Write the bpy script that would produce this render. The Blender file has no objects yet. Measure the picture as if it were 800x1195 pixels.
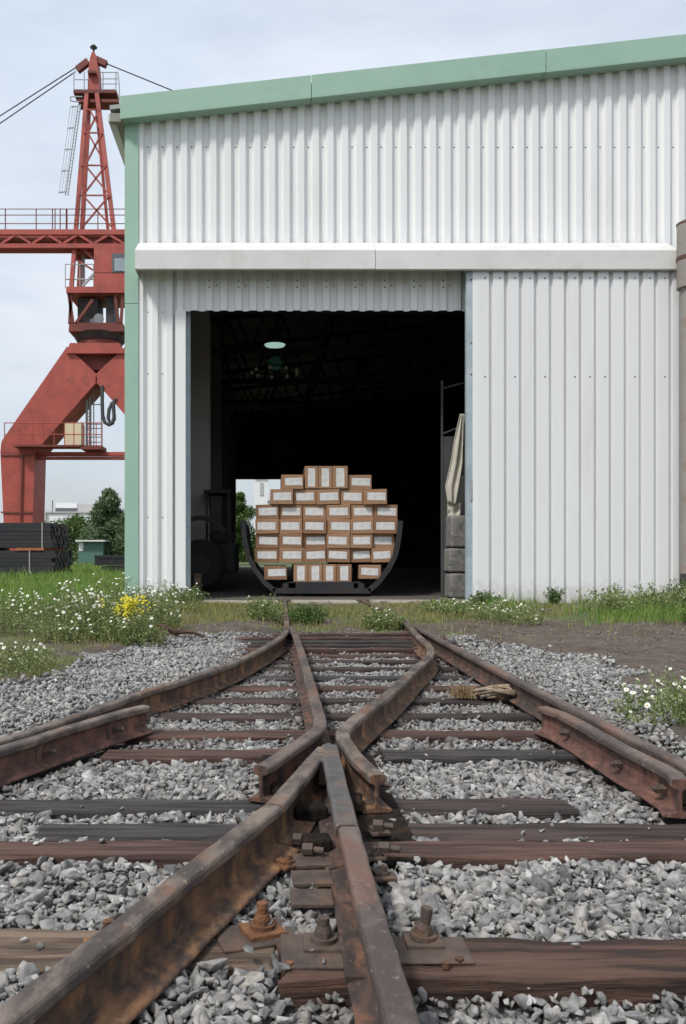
import bpy, bmesh, math, random
import numpy as np
from mathutils import Vector, Matrix, noise as mnoise
R = math.radians
random.seed(7); np.random.seed(7)
sc = bpy.context.scene
C = sc.collection

# ------------------------------------------------------------------ camera
CAMZ, F, VX, VY = 0.91, 1000.0, 310.0, 645.0      # z = 0 is the top of the rails
cam = bpy.data.cameras.new('camera'); camo = bpy.data.objects.new('camera', cam); C.objects.link(camo)
camo.location = (0, 0, CAMZ); camo.rotation_euler = (R(90), 0, 0)
cam.sensor_width = 36; cam.lens = 36*F/1195
cam.shift_x = (400-VX)/1195; cam.shift_y = (VY-597.5)/1195
cam.clip_start = .05; cam.clip_end = 6000
cam.dof.use_dof = True; cam.dof.focus_distance = 7.0; cam.dof.aperture_fstop = 9
sc.camera = camo
# ------------------------------------------------------------------ sky and sun
SUN_EL, SUN_AZ = 53, 46         # the sun stands behind the camera and to its left
w = bpy.data.worlds.new("World"); sc.world = w; w.use_nodes = True
nt = w.node_tree; nt.nodes.clear()
def N(t, ty, **k):
    n = t.nodes.new(ty)
    for a, b in k.items():
        if a == 'ins':
            for q, v in b.items(): n.inputs[q].default_value = v
        else: setattr(n, a, b)
    return n
out = N(nt, 'ShaderNodeOutputWorld'); bg = N(nt, 'ShaderNodeBackground'); bg.inputs[1].default_value = .115
sky = N(nt, 'ShaderNodeTexSky', sky_type='NISHITA', sun_disc=False, sun_elevation=R(SUN_EL), sun_rotation=R(180+SUN_AZ))
sky.air_density = 1.1; sky.dust_density = 3.0; sky.ozone_density = 1.5
tc = N(nt, 'ShaderNodeTexCoord'); mp = N(nt, 'ShaderNodeMapping'); mp.inputs['Scale'].default_value = (1, 1, 2.6)
n1 = N(nt, 'ShaderNodeTexNoise', ins={'Scale': 2.3, 'Detail': 7, 'Roughness': .52, 'Distortion': .25})
cr = N(nt, 'ShaderNodeValToRGB'); cr.color_ramp.elements[0].position = .38; cr.color_ramp.elements[1].position = .64
cr.color_ramp.elements[0].color = (.62, .62, .62, 1); cr.color_ramp.elements[1].color = (.97, .97, .97, 1)
n2 = N(nt, 'ShaderNodeTexNoise', ins={'Scale': 3.4, 'Detail': 6, 'Roughness': .5})
cl = N(nt, 'ShaderNodeValToRGB'); cl.color_ramp.elements[0].position = .35; cl.color_ramp.elements[1].position = .7
cl.color_ramp.elements[0].color = (5.1, 5.7, 6.4, 1); cl.color_ramp.elements[1].color = (6.1, 6.4, 6.85, 1)
mx = N(nt, 'ShaderNodeMix', data_type='RGBA')
L = nt.links.new
L(tc.outputs['Generated'], mp.inputs[0]); L(mp.outputs[0], n1.inputs[0]); L(mp.outputs[0], n2.inputs[0])
L(n1.outputs[0], cr.inputs[0]); L(n2.outputs[0], cl.inputs[0]); L(cr.outputs[0], mx.inputs[0])
sep = N(nt, 'ShaderNodeSeparateXYZ'); L(tc.outputs['Generated'], sep.inputs[0])
hz = N(nt, 'ShaderNodeMapRange', ins={'From Min': 0.0, 'From Max': .45, 'To Min': .78, 'To Max': .97}); L(sep.outputs[2], hz.inputs[0])
sc2 = N(nt, 'ShaderNodeVectorMath', operation='SCALE'); L(mx.outputs[2], sc2.inputs[0]); L(hz.outputs[0], sc2.inputs['Scale'])
L(sky.outputs[0], mx.inputs[6]); L(cl.outputs[0], mx.inputs[7]); L(sc2.outputs[0], bg.inputs[0]); L(bg.outputs[0], out.inputs[0])
sl = bpy.data.lights.new('sun', 'SUN'); sl.energy = 2.1; sl.angle = R(8); sl.color = (1, .96, .9)
so = bpy.data.objects.new('sun', sl); C.objects.link(so); so.rotation_euler = (R(90-SUN_EL), 0, R(-SUN_AZ)); so.location = (-10, -10, 20)
vs = sc.view_settings; vs.view_transform = 'Standard'; vs.look = 'None'; vs.gamma = 1; vs.exposure = 0.52
sc.cycles.max_bounces = 8

# ------------------------------------------------------------------ materials
def new_mat(name):
    m = bpy.data.materials.new(name); m.use_nodes = True
    return m, m.node_tree, m.node_tree.nodes['Principled BSDF']
def mat(name, c1, c2=None, c3=None, scale=4, scale3=1.2, rough=.8, metal=0, bump=0, bscale=None, stretch=(1,1,1), lo=.35, hi=.65, lo3=.5, hi3=.62, spec=.5, detail=6):
    m, t, b = new_mat(name); L = t.links.new
    b.inputs['Roughness'].default_value = rough; b.inputs['Metallic'].default_value = metal
    b.inputs['Specular IOR Level'].default_value = spec
    if c2 is None and not bump: b.inputs['Base Color'].default_value = (*c1, 1); return m
    tc = N(t, 'ShaderNodeTexCoord'); mp = N(t, 'ShaderNodeMapping'); mp.inputs['Scale'].default_value = stretch
    L(tc.outputs['Object'], mp.inputs[0])
    n = N(t, 'ShaderNodeTexNoise', ins={'Scale': scale, 'Detail': detail, 'Roughness': .6}); L(mp.outputs[0], n.inputs[0])
    if c2 is None: c2 = c1
    r = N(t, 'ShaderNodeValToRGB'); r.color_ramp.elements[0].position = lo; r.color_ramp.elements[1].position = hi
    r.color_ramp.elements[0].color = (*c1, 1); r.color_ramp.elements[1].color = (*c2, 1)
    L(n.outputs[0], r.inputs[0]); src = r.outputs[0]
    if c3:
        n3 = N(t, 'ShaderNodeTexNoise', ins={'Scale': scale3, 'Detail': 8, 'Roughness': .65}); L(mp.outputs[0], n3.inputs[0])
        r3 = N(t, 'ShaderNodeValToRGB'); r3.color_ramp.elements[0].position = lo3; r3.color_ramp.elements[1].position = hi3
        L(n3.outputs[0], r3.inputs[0])
        x = N(t, 'ShaderNodeMix', data_type='RGBA'); L(r3.outputs[0], x.inputs[0]); L(src, x.inputs[6]); x.inputs[7].default_value = (*c3, 1)
        src = x.outputs[2]
    L(src, b.inputs['Base Color'])
    if bump:
        nb = N(t, 'ShaderNodeTexNoise', ins={'Scale': bscale or scale*3, 'Detail': 6, 'Roughness': .6}); L(mp.outputs[0], nb.inputs[0])
        bp = N(t, 'ShaderNodeBump', ins={'Strength': bump, 'Distance': .01}); L(nb.outputs[0], bp.inputs['Height']); L(bp.outputs[0], b.inputs['Normal'])
    return m

M = {}
M['white'] = mat('white_sheet', (.76,.77,.77), (.80,.81,.81), (.68,.68,.66), scale=.8, scale3=.9, rough=.45, stretch=(1,1,.25), lo3=.55, hi3=.8)
M['door'] = mat('door_sheet', (.73,.735,.74), (.78,.785,.785), (.64,.635,.62), scale=.7, scale3=1.4, rough=.5, stretch=(1,1,.15), lo3=.52, hi3=.8)
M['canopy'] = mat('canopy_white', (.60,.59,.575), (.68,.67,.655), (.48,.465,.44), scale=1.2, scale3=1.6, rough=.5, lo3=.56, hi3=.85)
M['green'] = mat('green_paint', (.29,.455,.36), (.32,.485,.39), (.26,.40,.33), scale=.7, scale3=2, rough=.5, lo3=.55, hi3=.8)
M['steelblue'] = mat('door_edge_steel', (.30,.36,.40), (.42,.48,.52), scale=3, rough=.45)
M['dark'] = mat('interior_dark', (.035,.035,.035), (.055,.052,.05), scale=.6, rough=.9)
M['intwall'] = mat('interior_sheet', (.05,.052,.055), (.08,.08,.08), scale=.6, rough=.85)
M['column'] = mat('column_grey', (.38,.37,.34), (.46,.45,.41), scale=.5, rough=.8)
M['screw'] = mat('screw', (.12,.12,.12), rough=.5)
M['concrete'] = mat('concrete', (.30,.27,.225), (.42,.38,.32), (.16,.13,.10), scale=2.4, scale3=3, rough=.9, bump=.3)
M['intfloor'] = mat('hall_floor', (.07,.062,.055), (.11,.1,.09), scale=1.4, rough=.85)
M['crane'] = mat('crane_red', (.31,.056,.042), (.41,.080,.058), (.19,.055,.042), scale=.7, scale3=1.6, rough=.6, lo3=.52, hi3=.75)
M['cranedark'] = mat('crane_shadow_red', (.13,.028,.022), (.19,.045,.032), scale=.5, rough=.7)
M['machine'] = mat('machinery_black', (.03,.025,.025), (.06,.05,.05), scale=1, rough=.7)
M['cable'] = mat('cable', (.05,.05,.055), rough=.6)
M['galv'] = mat('galvanised', (.3,.31,.33), (.4,.41,.43), scale=1, rough=.5)
M['cream'] = mat('cream_cabinet', (.6,.5,.33), (.68,.58,.40), scale=.5, rough=.6)
M['glass'] = mat('window_glass', (.25,.3,.33), (.4,.45,.48), scale=.5, rough=.15)
# rusty rails
def railmat(name, dark, base, rust, pale, rough, top):
    """base steel, long dark smears, rust blotches, small pale scuffs; on webs the stains run down"""
    m, t, b = new_mat(name); L = t.links.new
    tc = N(t, 'ShaderNodeTexCoord')
    def nz(sc_, st, d=8, dist=0):
        mp = N(t, 'ShaderNodeMapping'); mp.inputs['Scale'].default_value = st; L(tc.outputs['Object'], mp.inputs[0])
        n = N(t, 'ShaderNodeTexNoise', ins={'Scale': sc_, 'Detail': d, 'Roughness': .65, 'Distortion': dist}); L(mp.outputs[0], n.inputs[0]); return n.outputs[0]
    def step(src, a, c):
        r = N(t, 'ShaderNodeMapRange', ins={'From Min': a, 'From Max': c}); L(src, r.inputs[0]); return r.outputs[0]
    def mix(f, a, c):
        x = N(t, 'ShaderNodeMix', data_type='RGBA'); L(f, x.inputs[0])
        if isinstance(a, tuple): x.inputs[6].default_value = (*a, 1)
        else: L(a, x.inputs[6])
        x.inputs[7].default_value = (*c, 1); return x.outputs[2]
    st = (1, .45, 1) if top else (1.1, .6, .34)
    c = mix(step(nz(9 if top else 16, st), .42, .62), dark, base)
    c = mix(step(nz(5 if top else 11, st, dist=.4), .52, .66), c, rust)
    c = mix(step(nz(42, (1, .7, 1)), .60, .70), c, pale)
    c = mix(step(nz(7, st, dist=.8), .60, .72), c, dark)
    L(c, b.inputs['Base Color'])
    rr = N(t, 'ShaderNodeMapRange', ins={'To Min': rough-.12, 'To Max': rough+.15}); L(nz(20, (1,1,1)), rr.inputs[0]); L(rr.outputs[0], b.inputs['Roughness'])
    bp = N(t, 'ShaderNodeBump', ins={'Strength': .75, 'Distance': .006}); L(nz(55, (1, .8, 1)), bp.inputs['Height']); L(bp.outputs[0], b.inputs['Normal'])
    return m
M['railhead'] = railmat('rail_head', (.055,.042,.036), (.19,.15,.12), (.15,.07,.035), (.27,.20,.14), .5, 1)
M['railweb'] = railmat('rail_web', (.05,.032,.026), (.17,.085,.042), (.26,.135,.06), (.12,.10,.085), .85, 0)
M['railhead2'] = railmat('rail_head_brown', (.06,.045,.040), (.145,.108,.090), (.14,.075,.052), (.22,.18,.155), .55, 1)
M['railweb2'] = railmat('rail_web_brown', (.035,.025,.022), (.10,.058,.043), (.18,.08,.045), (.13,.09,.075), .85, 0)
M['frogtop'] = mat('frog_steel', (.06,.056,.056), (.115,.105,.10), (.15,.10,.075), scale=14, scale3=5, rough=.42, bump=.4, bscale=40, lo3=.52, hi3=.68)
M['checkweb'] = railmat('rail_web_red', (.07,.036,.028), (.15,.068,.048), (.22,.10,.065), (.16,.11,.09), .8, 0)
M['rust'] = mat('rust_orange', (.13,.055,.025), (.23,.105,.045), (.06,.035,.025), scale=20, scale3=14, rough=.9, bump=.8, bscale=80)
M['plate'] = mat('plate_steel', (.05,.038,.033), (.105,.07,.053), (.16,.085,.045), scale=14, scale3=10, rough=.75, bump=.5, bscale=60, lo3=.55, hi3=.7)
M['grime'] = mat('oily_steel', (.010,.009,.008), (.03,.024,.02), (.06,.035,.022), scale=12, scale3=9, lo3=.55,hi3=.7, rough=.95, spec=.08, bump=1, bscale=50)
def wood(name, c1, c2, c3, lo3=.52, hi3=.7):
    m = mat(name, c1, c2, c3, scale=9, scale3=3.6, rough=.85, bump=1.0, bscale=30, stretch=(.2, 2.6, 2.6), lo3=lo3, hi3=hi3, lo=.42, hi=.60, detail=12, spec=.3)
    return m
M['sleeper'] = wood('sleeper_dark', (.025,.019,.018), (.072,.052,.047), (.11,.062,.048))
M['sleeper2'] = wood('sleeper_red', (.045,.026,.022), (.115,.066,.052), (.04,.03,.028))
M['sleeper3'] = wood('sleeper_black', (.025,.022,.022), (.07,.062,.06), (.10,.07,.06), .58,.74)
M['timber'] = wood('timber_weathered', (.035,.021,.017), (.105,.060,.044), (.165,.11,.078), lo3=.56, hi3=.72)
M['timber2'] = wood('timber_pale', (.07,.048,.035), (.20,.145,.105), (.055,.04,.032))
M['card'] = mat('cardboard', (.29,.16,.09), (.36,.21,.12), scale=2, rough=.85)
M['card2'] = mat('cardboard_dark', (.22,.115,.062), (.28,.155,.085), scale=2, rough=.85)
M['paper'] = mat('paper_label', (.52,.515,.51), (.70,.695,.68), scale=9, rough=.8)
M['print'] = mat('label_print', (.25,.25,.26), rough=.8)
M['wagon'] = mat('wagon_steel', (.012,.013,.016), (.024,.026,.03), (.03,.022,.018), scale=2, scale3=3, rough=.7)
M['bundle'] = mat('bundle_dark', (.014,.015,.019), (.03,.031,.037), (.06,.045,.038), scale=1.4, scale3=2, rough=.8, stretch=(.1,1,3), lo3=.56, hi3=.75)
M['bundle_end'] = mat('bundle_end', (.03,.02,.018), (.07,.04,.03), scale=3, rough=.9)
M['bearer'] = mat('bearer', (.3,.09,.04), (.42,.16,.08), scale=3, rough=.9)
M['strap'] = mat('strap', (.3,.3,.28), rough=.6)
M['bark'] = mat('bark', (.09,.065,.045), (.16,.12,.09), scale=6, rough=.95)
M['cloth'] = mat('pale_cloth', (.42,.39,.33), (.52,.49,.42), scale=3, rough=.95)
M['drab'] = mat('drab_sheet', (.15,.145,.135), (.25,.24,.22), (.10,.10,.10), scale=3, scale3=5, rough=.9)
M['pipe'] = mat('grey_pipe', (.22,.205,.19), (.29,.27,.25), (.24,.19,.16), scale=1.5, scale3=3, rough=.7)
M['rustband'] = mat('rust_band', (.09,.045,.035), (.15,.08,.06), scale=6, rough=.9)
M['rope'] = mat('old_rope', (.22,.17,.12), (.38,.31,.23), (.2,.13,.08), scale=25, scale3=8, rough=.95, bump=.8, bscale=90)
M['straw'] = mat('straw', (.18,.12,.06), (.32,.22,.12), scale=9, rough=.95)
M['petal'] = mat('petal', (.70,.71,.66), rough=.7)
M['disc'] = mat('flower_disc', (.6,.42,.05), rough=.8)
M['yellow'] = mat('yellow_petal', (.62,.55,.03), rough=.7)
M['farwhite'] = mat('far_white', (.74,.75,.77), (.8,.81,.82), scale=.1, rough=.6)
M['fargrey'] = mat('far_grey', (.42,.41,.41), (.5,.49,.48), scale=.1, rough=.7)
M['fardark'] = mat('far_dark', (.11,.11,.12), rough=.7)
M['teal'] = mat('teal_paint', (.075,.17,.14), (.095,.20,.165), scale=.5, rough=.6)
M['rubber'] = mat('rubber', (.02,.02,.02), rough=.8)
M['roofm'] = mat('roof_sheet', (.3,.31,.31), (.36,.37,.37), scale=.5, rough=.6)
M['gutter'] = mat('gutter_white', (.6,.6,.58), (.68,.68,.66), scale=1, rough=.6)
M['soffit'] = mat('soffit', (.26,.25,.22), (.32,.3,.27), scale=1, rough=.8)

def splash(m):
    # mud splashed up from the ground on the lowest half metre of the sheets
    t=m.node_tree; b=t.nodes['Principled BSDF']; L=t.links.new; src=b.inputs['Base Color'].links[0].from_socket
    tc=N(t,'ShaderNodeTexCoord'); sp=N(t,'ShaderNodeSeparateXYZ'); L(tc.outputs['Object'],sp.inputs[0])
    n=N(t,'ShaderNodeTexNoise',ins={'Scale':7,'Detail':9,'Roughness':.7}); L(tc.outputs['Object'],n.inputs[0])
    a=N(t,'ShaderNodeMath',operation='MULTIPLY_ADD'); L(sp.outputs[2],a.inputs[0]); a.inputs[1].default_value=-.9; L(n.outputs[0],a.inputs[2])
    mr=N(t,'ShaderNodeMapRange',ins={'From Min':.16,'From Max':.62,'To Min':0,'To Max':.55}); L(a.outputs[0],mr.inputs[0])
    x=N(t,'ShaderNodeMix',data_type='RGBA'); L(mr.outputs[0],x.inputs[0]); L(src,x.inputs[6]); x.inputs[7].default_value=(.33,.29,.23,1); L(x.outputs[2],b.inputs['Base Color'])
splash(M['white']); splash(M['door'])
def rand_island(name, cols, rough=.85, bump=0, bscale=60, attr=None, attrcol=None, trans=0, noise_var=0):
    """colour varies from piece to piece of the mesh (each stone, each leaf)"""
    m, t, b = new_mat(name); L = t.links.new
    g = N(t, 'ShaderNodeNewGeometry'); r = N(t, 'ShaderNodeValToRGB'); e = r.color_ramp.elements
    for i, (p, c) in enumerate(cols):
        if i < 2: e[i].position = p; e[i].color = (*c, 1)
        else:
            q = e.new(p); q.color = (*c, 1)
    L(g.outputs['Random Per Island'], r.inputs[0]); src = r.outputs[0]
    tc = N(t, 'ShaderNodeTexCoord')
    if noise_var:
        n = N(t, 'ShaderNodeTexNoise', ins={'Scale': bscale*.5, 'Detail': 5}); L(tc.outputs['Object'], n.inputs[0])
        mr = N(t, 'ShaderNodeMapRange', ins={'From Min': .3, 'From Max': .7, 'To Min': 1-noise_var, 'To Max': 1+noise_var}); L(n.outputs[0], mr.inputs[0])
        x = N(t, 'ShaderNodeVectorMath', operation='SCALE'); L(src, x.inputs[0]); L(mr.outputs[0], x.inputs['Scale']); src = x.outputs[0]
    if attr:
        a = N(t, 'ShaderNodeAttribute', attribute_name=attr)
        x = N(t, 'ShaderNodeMix', data_type='RGBA'); L(a.outputs['Fac'], x.inputs[0]); L(src, x.inputs[6]); x.inputs[7].default_value = (*attrcol, 1); src = x.outputs[2]
    L(src, b.inputs['Base Color']); b.inputs['Roughness'].default_value = rough
    if bump:
        nb = N(t, 'ShaderNodeTexNoise', ins={'Scale': bscale, 'Detail': 5}); L(tc.outputs['Object'], nb.inputs[0])
        bp = N(t, 'ShaderNodeBump', ins={'Strength': bump, 'Distance': .004}); L(nb.outputs[0], bp.inputs['Height']); L(bp.outputs[0], b.inputs['Normal'])
    if trans:
        o = t.nodes['Material Output']; tr = N(t, 'ShaderNodeBsdfTranslucent'); L(src, tr.inputs[0])
        ms = N(t, 'ShaderNodeMixShader'); ms.inputs[0].default_value = trans
        L(b.outputs[0], ms.inputs[1]); L(tr.outputs[0], ms.inputs[2]); L(ms.outputs[0], o.inputs[0])
    return m
M['stone'] = rand_island('ballast_stone', [(0,(.11,.11,.11)),(1,(.42,.41,.39)),(.2,(.21,.208,.204)),(.65,(.29,.287,.28)),(.82,(.29,.268,.24)),(.94,(.36,.352,.34))], bump=1.0, bscale=60, attr='dirt', attrcol=(.05,.036,.027), noise_var=.5)
M['leaf'] = rand_island('leaf_green', [(0,(.035,.075,.015)),(1,(.13,.20,.045)),(.5,(.075,.135,.03))], trans=.3, rough=.6)
M['leafdark'] = rand_island('leaf_dark', [(0,(.05,.10,.035)),(1,(.19,.26,.13)),(.5,(.11,.17,.075))], trans=.25, rough=.6)
M['weed'] = rand_island('weed_leaf', [(0,(.09,.13,.04)),(1,(.36,.38,.17)),(.5,(.19,.25,.08))], trans=.3, rough=.7)
M['grass'] = rand_island('grass_blade', [(0,(.07,.14,.02)),(1,(.36,.34,.14)),(.45,(.14,.27,.04)),(.8,(.22,.34,.06))], trans=.3, rough=.7)
M['moss'] = rand_island('dry_grass_blade', [(0,(.10,.13,.03)),(1,(.40,.32,.16)),(.5,(.26,.26,.08))], trans=.3, rough=.8)

# ------------------------------------------------------------------ mesh and object helpers
ORG = {}
class MB:
    def __init__(s): s.v=[]; s.f=[]; s.m=[]; s.sm=[]
    def add(s, vs, fs, mi=0, smooth=False):
        o = len(s.v); s.v += [tuple(p) for p in vs]
        for f in fs: s.f.append([i+o for i in f]); s.m.append(mi); s.sm.append(smooth)
    def box(s, x0,x1,y0,y1,z0,z1, mi=0):
        s.add([(x0,y0,z0),(x1,y0,z0),(x1,y1,z0),(x0,y1,z0),(x0,y0,z1),(x1,y0,z1),(x1,y1,z1),(x0,y1,z1)],
              [(0,3,2,1),(4,5,6,7),(0,1,5,4),(1,2,6,5),(2,3,7,6),(3,0,4,7)], mi)
    def cbox(s, c, sz, rz=0, mi=0, rx=0, ry=0):
        m = Matrix.Translation(c) @ Matrix.Rotation(rz,4,'Z') @ Matrix.Rotation(ry,4,'Y') @ Matrix.Rotation(rx,4,'X')
        a,b,c2 = sz[0]/2, sz[1]/2, sz[2]/2
        P = [m @ Vector(p) for p in [(-a,-b,-c2),(a,-b,-c2),(a,b,-c2),(-a,b,-c2),(-a,-b,c2),(a,-b,c2),(a,b,c2),(-a,b,c2)]]
        s.add(P, [(0,3,2,1),(4,5,6,7),(0,1,5,4),(1,2,6,5),(2,3,7,6),(3,0,4,7)], mi)
    def prism(s, poly, y0, y1, mi=0):       # poly in x,z ; extruded along y
        n = len(poly)
        s.add([(x,y0,z) for x,z in poly]+[(x,y1,z) for x,z in poly],
              [list(range(n)), list(range(2*n-1,n-1,-1))]+[(i,i+n,(i+1)%n+n,(i+1)%n) for i in range(n)], mi)
    def beam(s, p, q, w_, h_, mi=0):
        p=Vector(p); q=Vector(q); d=(q-p).normalized(); up=Vector((0,0,1)) if abs(d.z)<.95 else Vector((0,1,0))
        a=d.cross(up).normalized()*w_/2; b=a.cross(d).normalized()*h_/2
        P=[p-a-b,p+a-b,p+a+b,p-a+b,q-a-b,q+a-b,q+a+b,q-a+b]
        s.add(P, [(0,1,2,3),(7,6,5,4),(0,4,5,1),(1,5,6,2),(2,6,7,3),(3,7,4,0)], mi)
    def tube(s, pts, r, n=8, mi=0, caps=True, smooth=True):
        pts=[Vector(p) for p in pts]; rr = r if hasattr(r,'__len__') else [r]*len(pts)
        V=[]; prev=None
        for i,p in enumerate(pts):
            d=(pts[min(i+1,len(pts)-1)]-pts[max(i-1,0)]).normalized()
            if prev is None: a=d.orthogonal().normalized()
            else:
                a=(prev-d*prev.dot(d)); a=a.normalized() if a.length>1e-6 else d.orthogonal().normalized()
            prev=a; b=d.cross(a)
            for k in range(n):
                t=2*math.pi*k/n; V.append(p+(a*math.cos(t)+b*math.sin(t))*rr[i])
        Fc=[(i*n+k,i*n+(k+1)%n,(i+1)*n+(k+1)%n,(i+1)*n+k) for i in range(len(pts)-1) for k in range(n)]
        s.add(V,Fc,mi,smooth)
        if caps:
            s.add(V[:n],[list(range(n-1,-1,-1))],mi); s.add(V[-n:],[list(range(n))],mi)
    def build(s, name, mats, parent=None, org=None, bevel=0):
        base = ORG.get(parent.name, Vector((0,0,0))) if parent else Vector(org or (0,0,0))
        me = bpy.data.meshes.new(name); me.from_pydata([tuple(Vector(p)-base) for p in s.v], [], s.f)
        if not isinstance(mats,(list,tuple)): mats=[mats]
        for m in mats: me.materials.append(m)
        me.polygons.foreach_set('material_index', s.m); me.polygons.foreach_set('use_smooth', s.sm)
        me.update()
        o = bpy.data.objects.new(name, me); C.objects.link(o)
        if parent: o.parent = parent; ORG[o.name] = base
        else: o.location = base; ORG[o.name] = base
        if bevel:
            b = o.modifiers.new('bevel','BEVEL'); b.width=bevel; b.segments=2; b.limit_method='ANGLE'; b.angle_limit=R(35)
        return o
def tag(o, label, cat, group=None, kind=None):
    o['label']=label; o['category']=cat
    if group: o['group']=group
    if kind: o['kind']=kind
    return o
def thing(name, loc, label, cat, group=None):
    o = bpy.data.objects.new(name, None); C.objects.link(o); o.location=loc; o.empty_display_size=.2
    ORG[o.name]=Vector(loc); return tag(o,label,cat,group)
def W(px, py, d): return Vector(((px-VX)*d/F, d, CAMZ-(py-VY)*d/F))
def np_mesh(name, V, Fc, mat_, parent=None, base=(0,0,0), nper=None, attr=None, smooth=False):
    V = np.asarray(V, dtype=np.float32) - np.asarray(base, dtype=np.float32)
    Fc = np.asarray(Fc, dtype=np.int32); k = Fc.shape[1]
    me = bpy.data.meshes.new(name); me.vertices.add(len(V)); me.vertices.foreach_set('co', V.ravel())
    me.loops.add(Fc.size); me.loops.foreach_set('vertex_index', Fc.ravel())
    me.polygons.add(len(Fc)); me.polygons.foreach_set('loop_start', np.arange(0, Fc.size, k, dtype=np.int32))
    if smooth: me.polygons.foreach_set('use_smooth', np.ones(len(Fc), dtype=bool))
    for m in (mat_ if isinstance(mat_, (list,tuple)) else [mat_]): me.materials.append(m)
    me.update(calc_edges=True)
    if attr:
        for nm, a in attr.items():
            at = me.attributes.new(nm, 'FLOAT', 'POINT'); at.data.foreach_set('value', np.asarray(a, dtype=np.float32))
    o = bpy.data.objects.new(name, me); C.objects.link(o)
    if parent: o.parent = parent; ORG[o.name]=Vector(base)
    else: o.location = base
    return o

# ------------------------------------------------------------------ layout of the track (x right, y away)
FRONT = 16.7
RAILS = {
 'stock_left':  [(.40,19),(.38,17),(.34,15.4),(.275,11.4),(.215,9.8),(.04,8.6),(-.345,6.9),(-.826,5.58),(-1.216,4.375),(-1.75,3.1),(-2.4,1.9)],
 'close_left':  [(.31,10.6),(.33,9.5),(.32,7),(.298,4.75),(.288,4.55),(.262,4.42),(.22,4.31),(.12,4.03),(.0,3.70),(-.022,3.66)],
 'stock_right': [(1.86,19),(1.88,15.7),(1.93,13.4),(1.86,11.5),(1.72,9.9),(1.665,9.2),(1.60,8.4),(1.45,7.6),(1.20,6.84),(.82,5.65),(.55,4.9),(.455,4.62),(.405,4.46),(.388,4.34),(.385,4.2),(.40,3.92),(.44,3.62),(.458,3.52)],
 'outer_right': [(1.87,10.8),(1.85,9.6),(1.815,6.4),(1.815,3.8),(1.815,1.2)],
 'frog_left':   [(.285,4.05),(.06,3.22),(-.22,2.46),(-.378,2.04),(-.545,1.62),(-.80,1.0)],
 'frog_right':  [(.305,4.05),(.272,3.0),(.268,2.2),(.27,1.0)],
 'check_left':  [(-.72,5.12),(-.82,4.95),(-1.14,4.25),(-1.5,3.35),(-1.62,3.15)],
 'check_right': [(1.64,5.08),(1.685,4.9),(1.69,4.0),(1.695,3.55),(1.665,3.44)],
}
def seg_d(P, A, B):
    P = np.asarray(P); A=np.asarray(A); B=np.asarray(B); d=B-A
    t = np.clip(((P-A)@d)/(d@d),0,1); return np.hypot(*(P-(A+t[:,None]*d)).T)
def rail_dist(P):
    r = np.full(len(P), 9.)
    for k, pl in RAILS.items():
        for a, b in zip(pl[:-1], pl[1:]): r = np.minimum(r, seg_d(P,a,b))
    return r
def interp(y, tab): 
    ys=[a for a,_ in tab]; xs=[b for _,b in tab]; return np.interp(y, ys, xs)
XL = [(0,-3.4),(4.6,-2.5),(5.3,-2.1),(6.1,-1.9),(7.8,-1.6),(9.3,-1.28),(10.2,-.7),(10.9,.1),(11.2,.8)]
XR = [(0,3.3),(3.2,2.75),(4.6,2.35),(5.1,2.38),(5.8,2.6),(6.9,2.92),(8,2.9),(9.4,2.5),(10.3,2.3),(10.9,1.9),(11.2,1.2)]
def ballast_mask(x, y):
    j = .16*np.sin(x*3.1+y*2.3)+.10*np.sin(y*6.7+x*1.7)
    a = np.minimum(x-interp(y,XL), interp(y,XR)-x)+j*.8
    a = np.where(y>11.2, -1, a); return a
def sstep(a,b,x): t=np.clip((x-a)/(b-a),0,1); return t*t*(3-2*t)
def hnoise(x,y,s,seed=0):
    return (np.sin(x*s*1.7+seed)*np.cos(y*s*1.3-seed*2)+.6*np.sin(x*s*3.1-y*s*2.7+seed*3)+.35*np.sin(x*s*6.3+y*s*5.1+seed))/1.95
def ground_z(x,y):
    m = sstep(-.12,.12,ballast_mask(x,y))
    z = -.045+.035*hnoise(x,y,1.1,2)+.014*hnoise(x,y,5,5)+.009*hnoise(x,y,13,8)*sstep(4,5,y)
    z = z - .035*sstep(2,3,x)*sstep(13,10,y)
    z = z + sstep(17.5,15.5,y)*0
    inner = sstep(.5,.2,np.abs(x-1.07)-.55)*sstep(10.5,11.5,y)*sstep(17,16,y)
    z = z - .075*inner
    far = sstep(14.5,16.0,y); z = z*(1-far) + far*(-.05)
    z = z*(1-m) + m*(-.215-.06*sstep(2.18,2.1,y)*sstep(-.05,.05,x)); return z

# ---- the ground: one sheet out to the horizon
xs = np.unique(np.concatenate([-np.geomspace(7,3000,26), np.arange(-7,9,.11), np.geomspace(9,3000,26)]))
ys = np.unique(np.concatenate([[-3000,-800,-200,-60,-20,-6,-2,0], np.arange(.4,17,.11), np.geomspace(17,4000,36)]))
X,Y = np.meshgrid(xs,ys); gz = ground_z(X,Y)
nx,ny = len(xs),len(ys)
idx = np.arange(nx*ny).reshape(ny,nx)
Fg = np.stack([idx[:-1,:-1],idx[:-1,1:],idx[1:,1:],idx[1:,:-1]],-1).reshape(-1,4)
gb = sstep(-.15,.1,ballast_mask(X,Y)).ravel()
def greenness(x,y):
    g = .5+.5*hnoise(x,y,1.5,9)
    g = g*.8 + .25*sstep(11,13.5,y)
    g = g + sstep(0,-1.2,x)*sstep(13,15.5,y)*.6 + sstep(-2.6,-3.6,x)*.3
    g = g*(1-.75*sstep(2.2,3,x)*sstep(12.6,11,y))
    return np.clip(g,0,1)
m,t,b = new_mat('ground_mix'); Lk=t.links.new
tcn=N(t,'ShaderNodeTexCoord'); 
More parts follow.
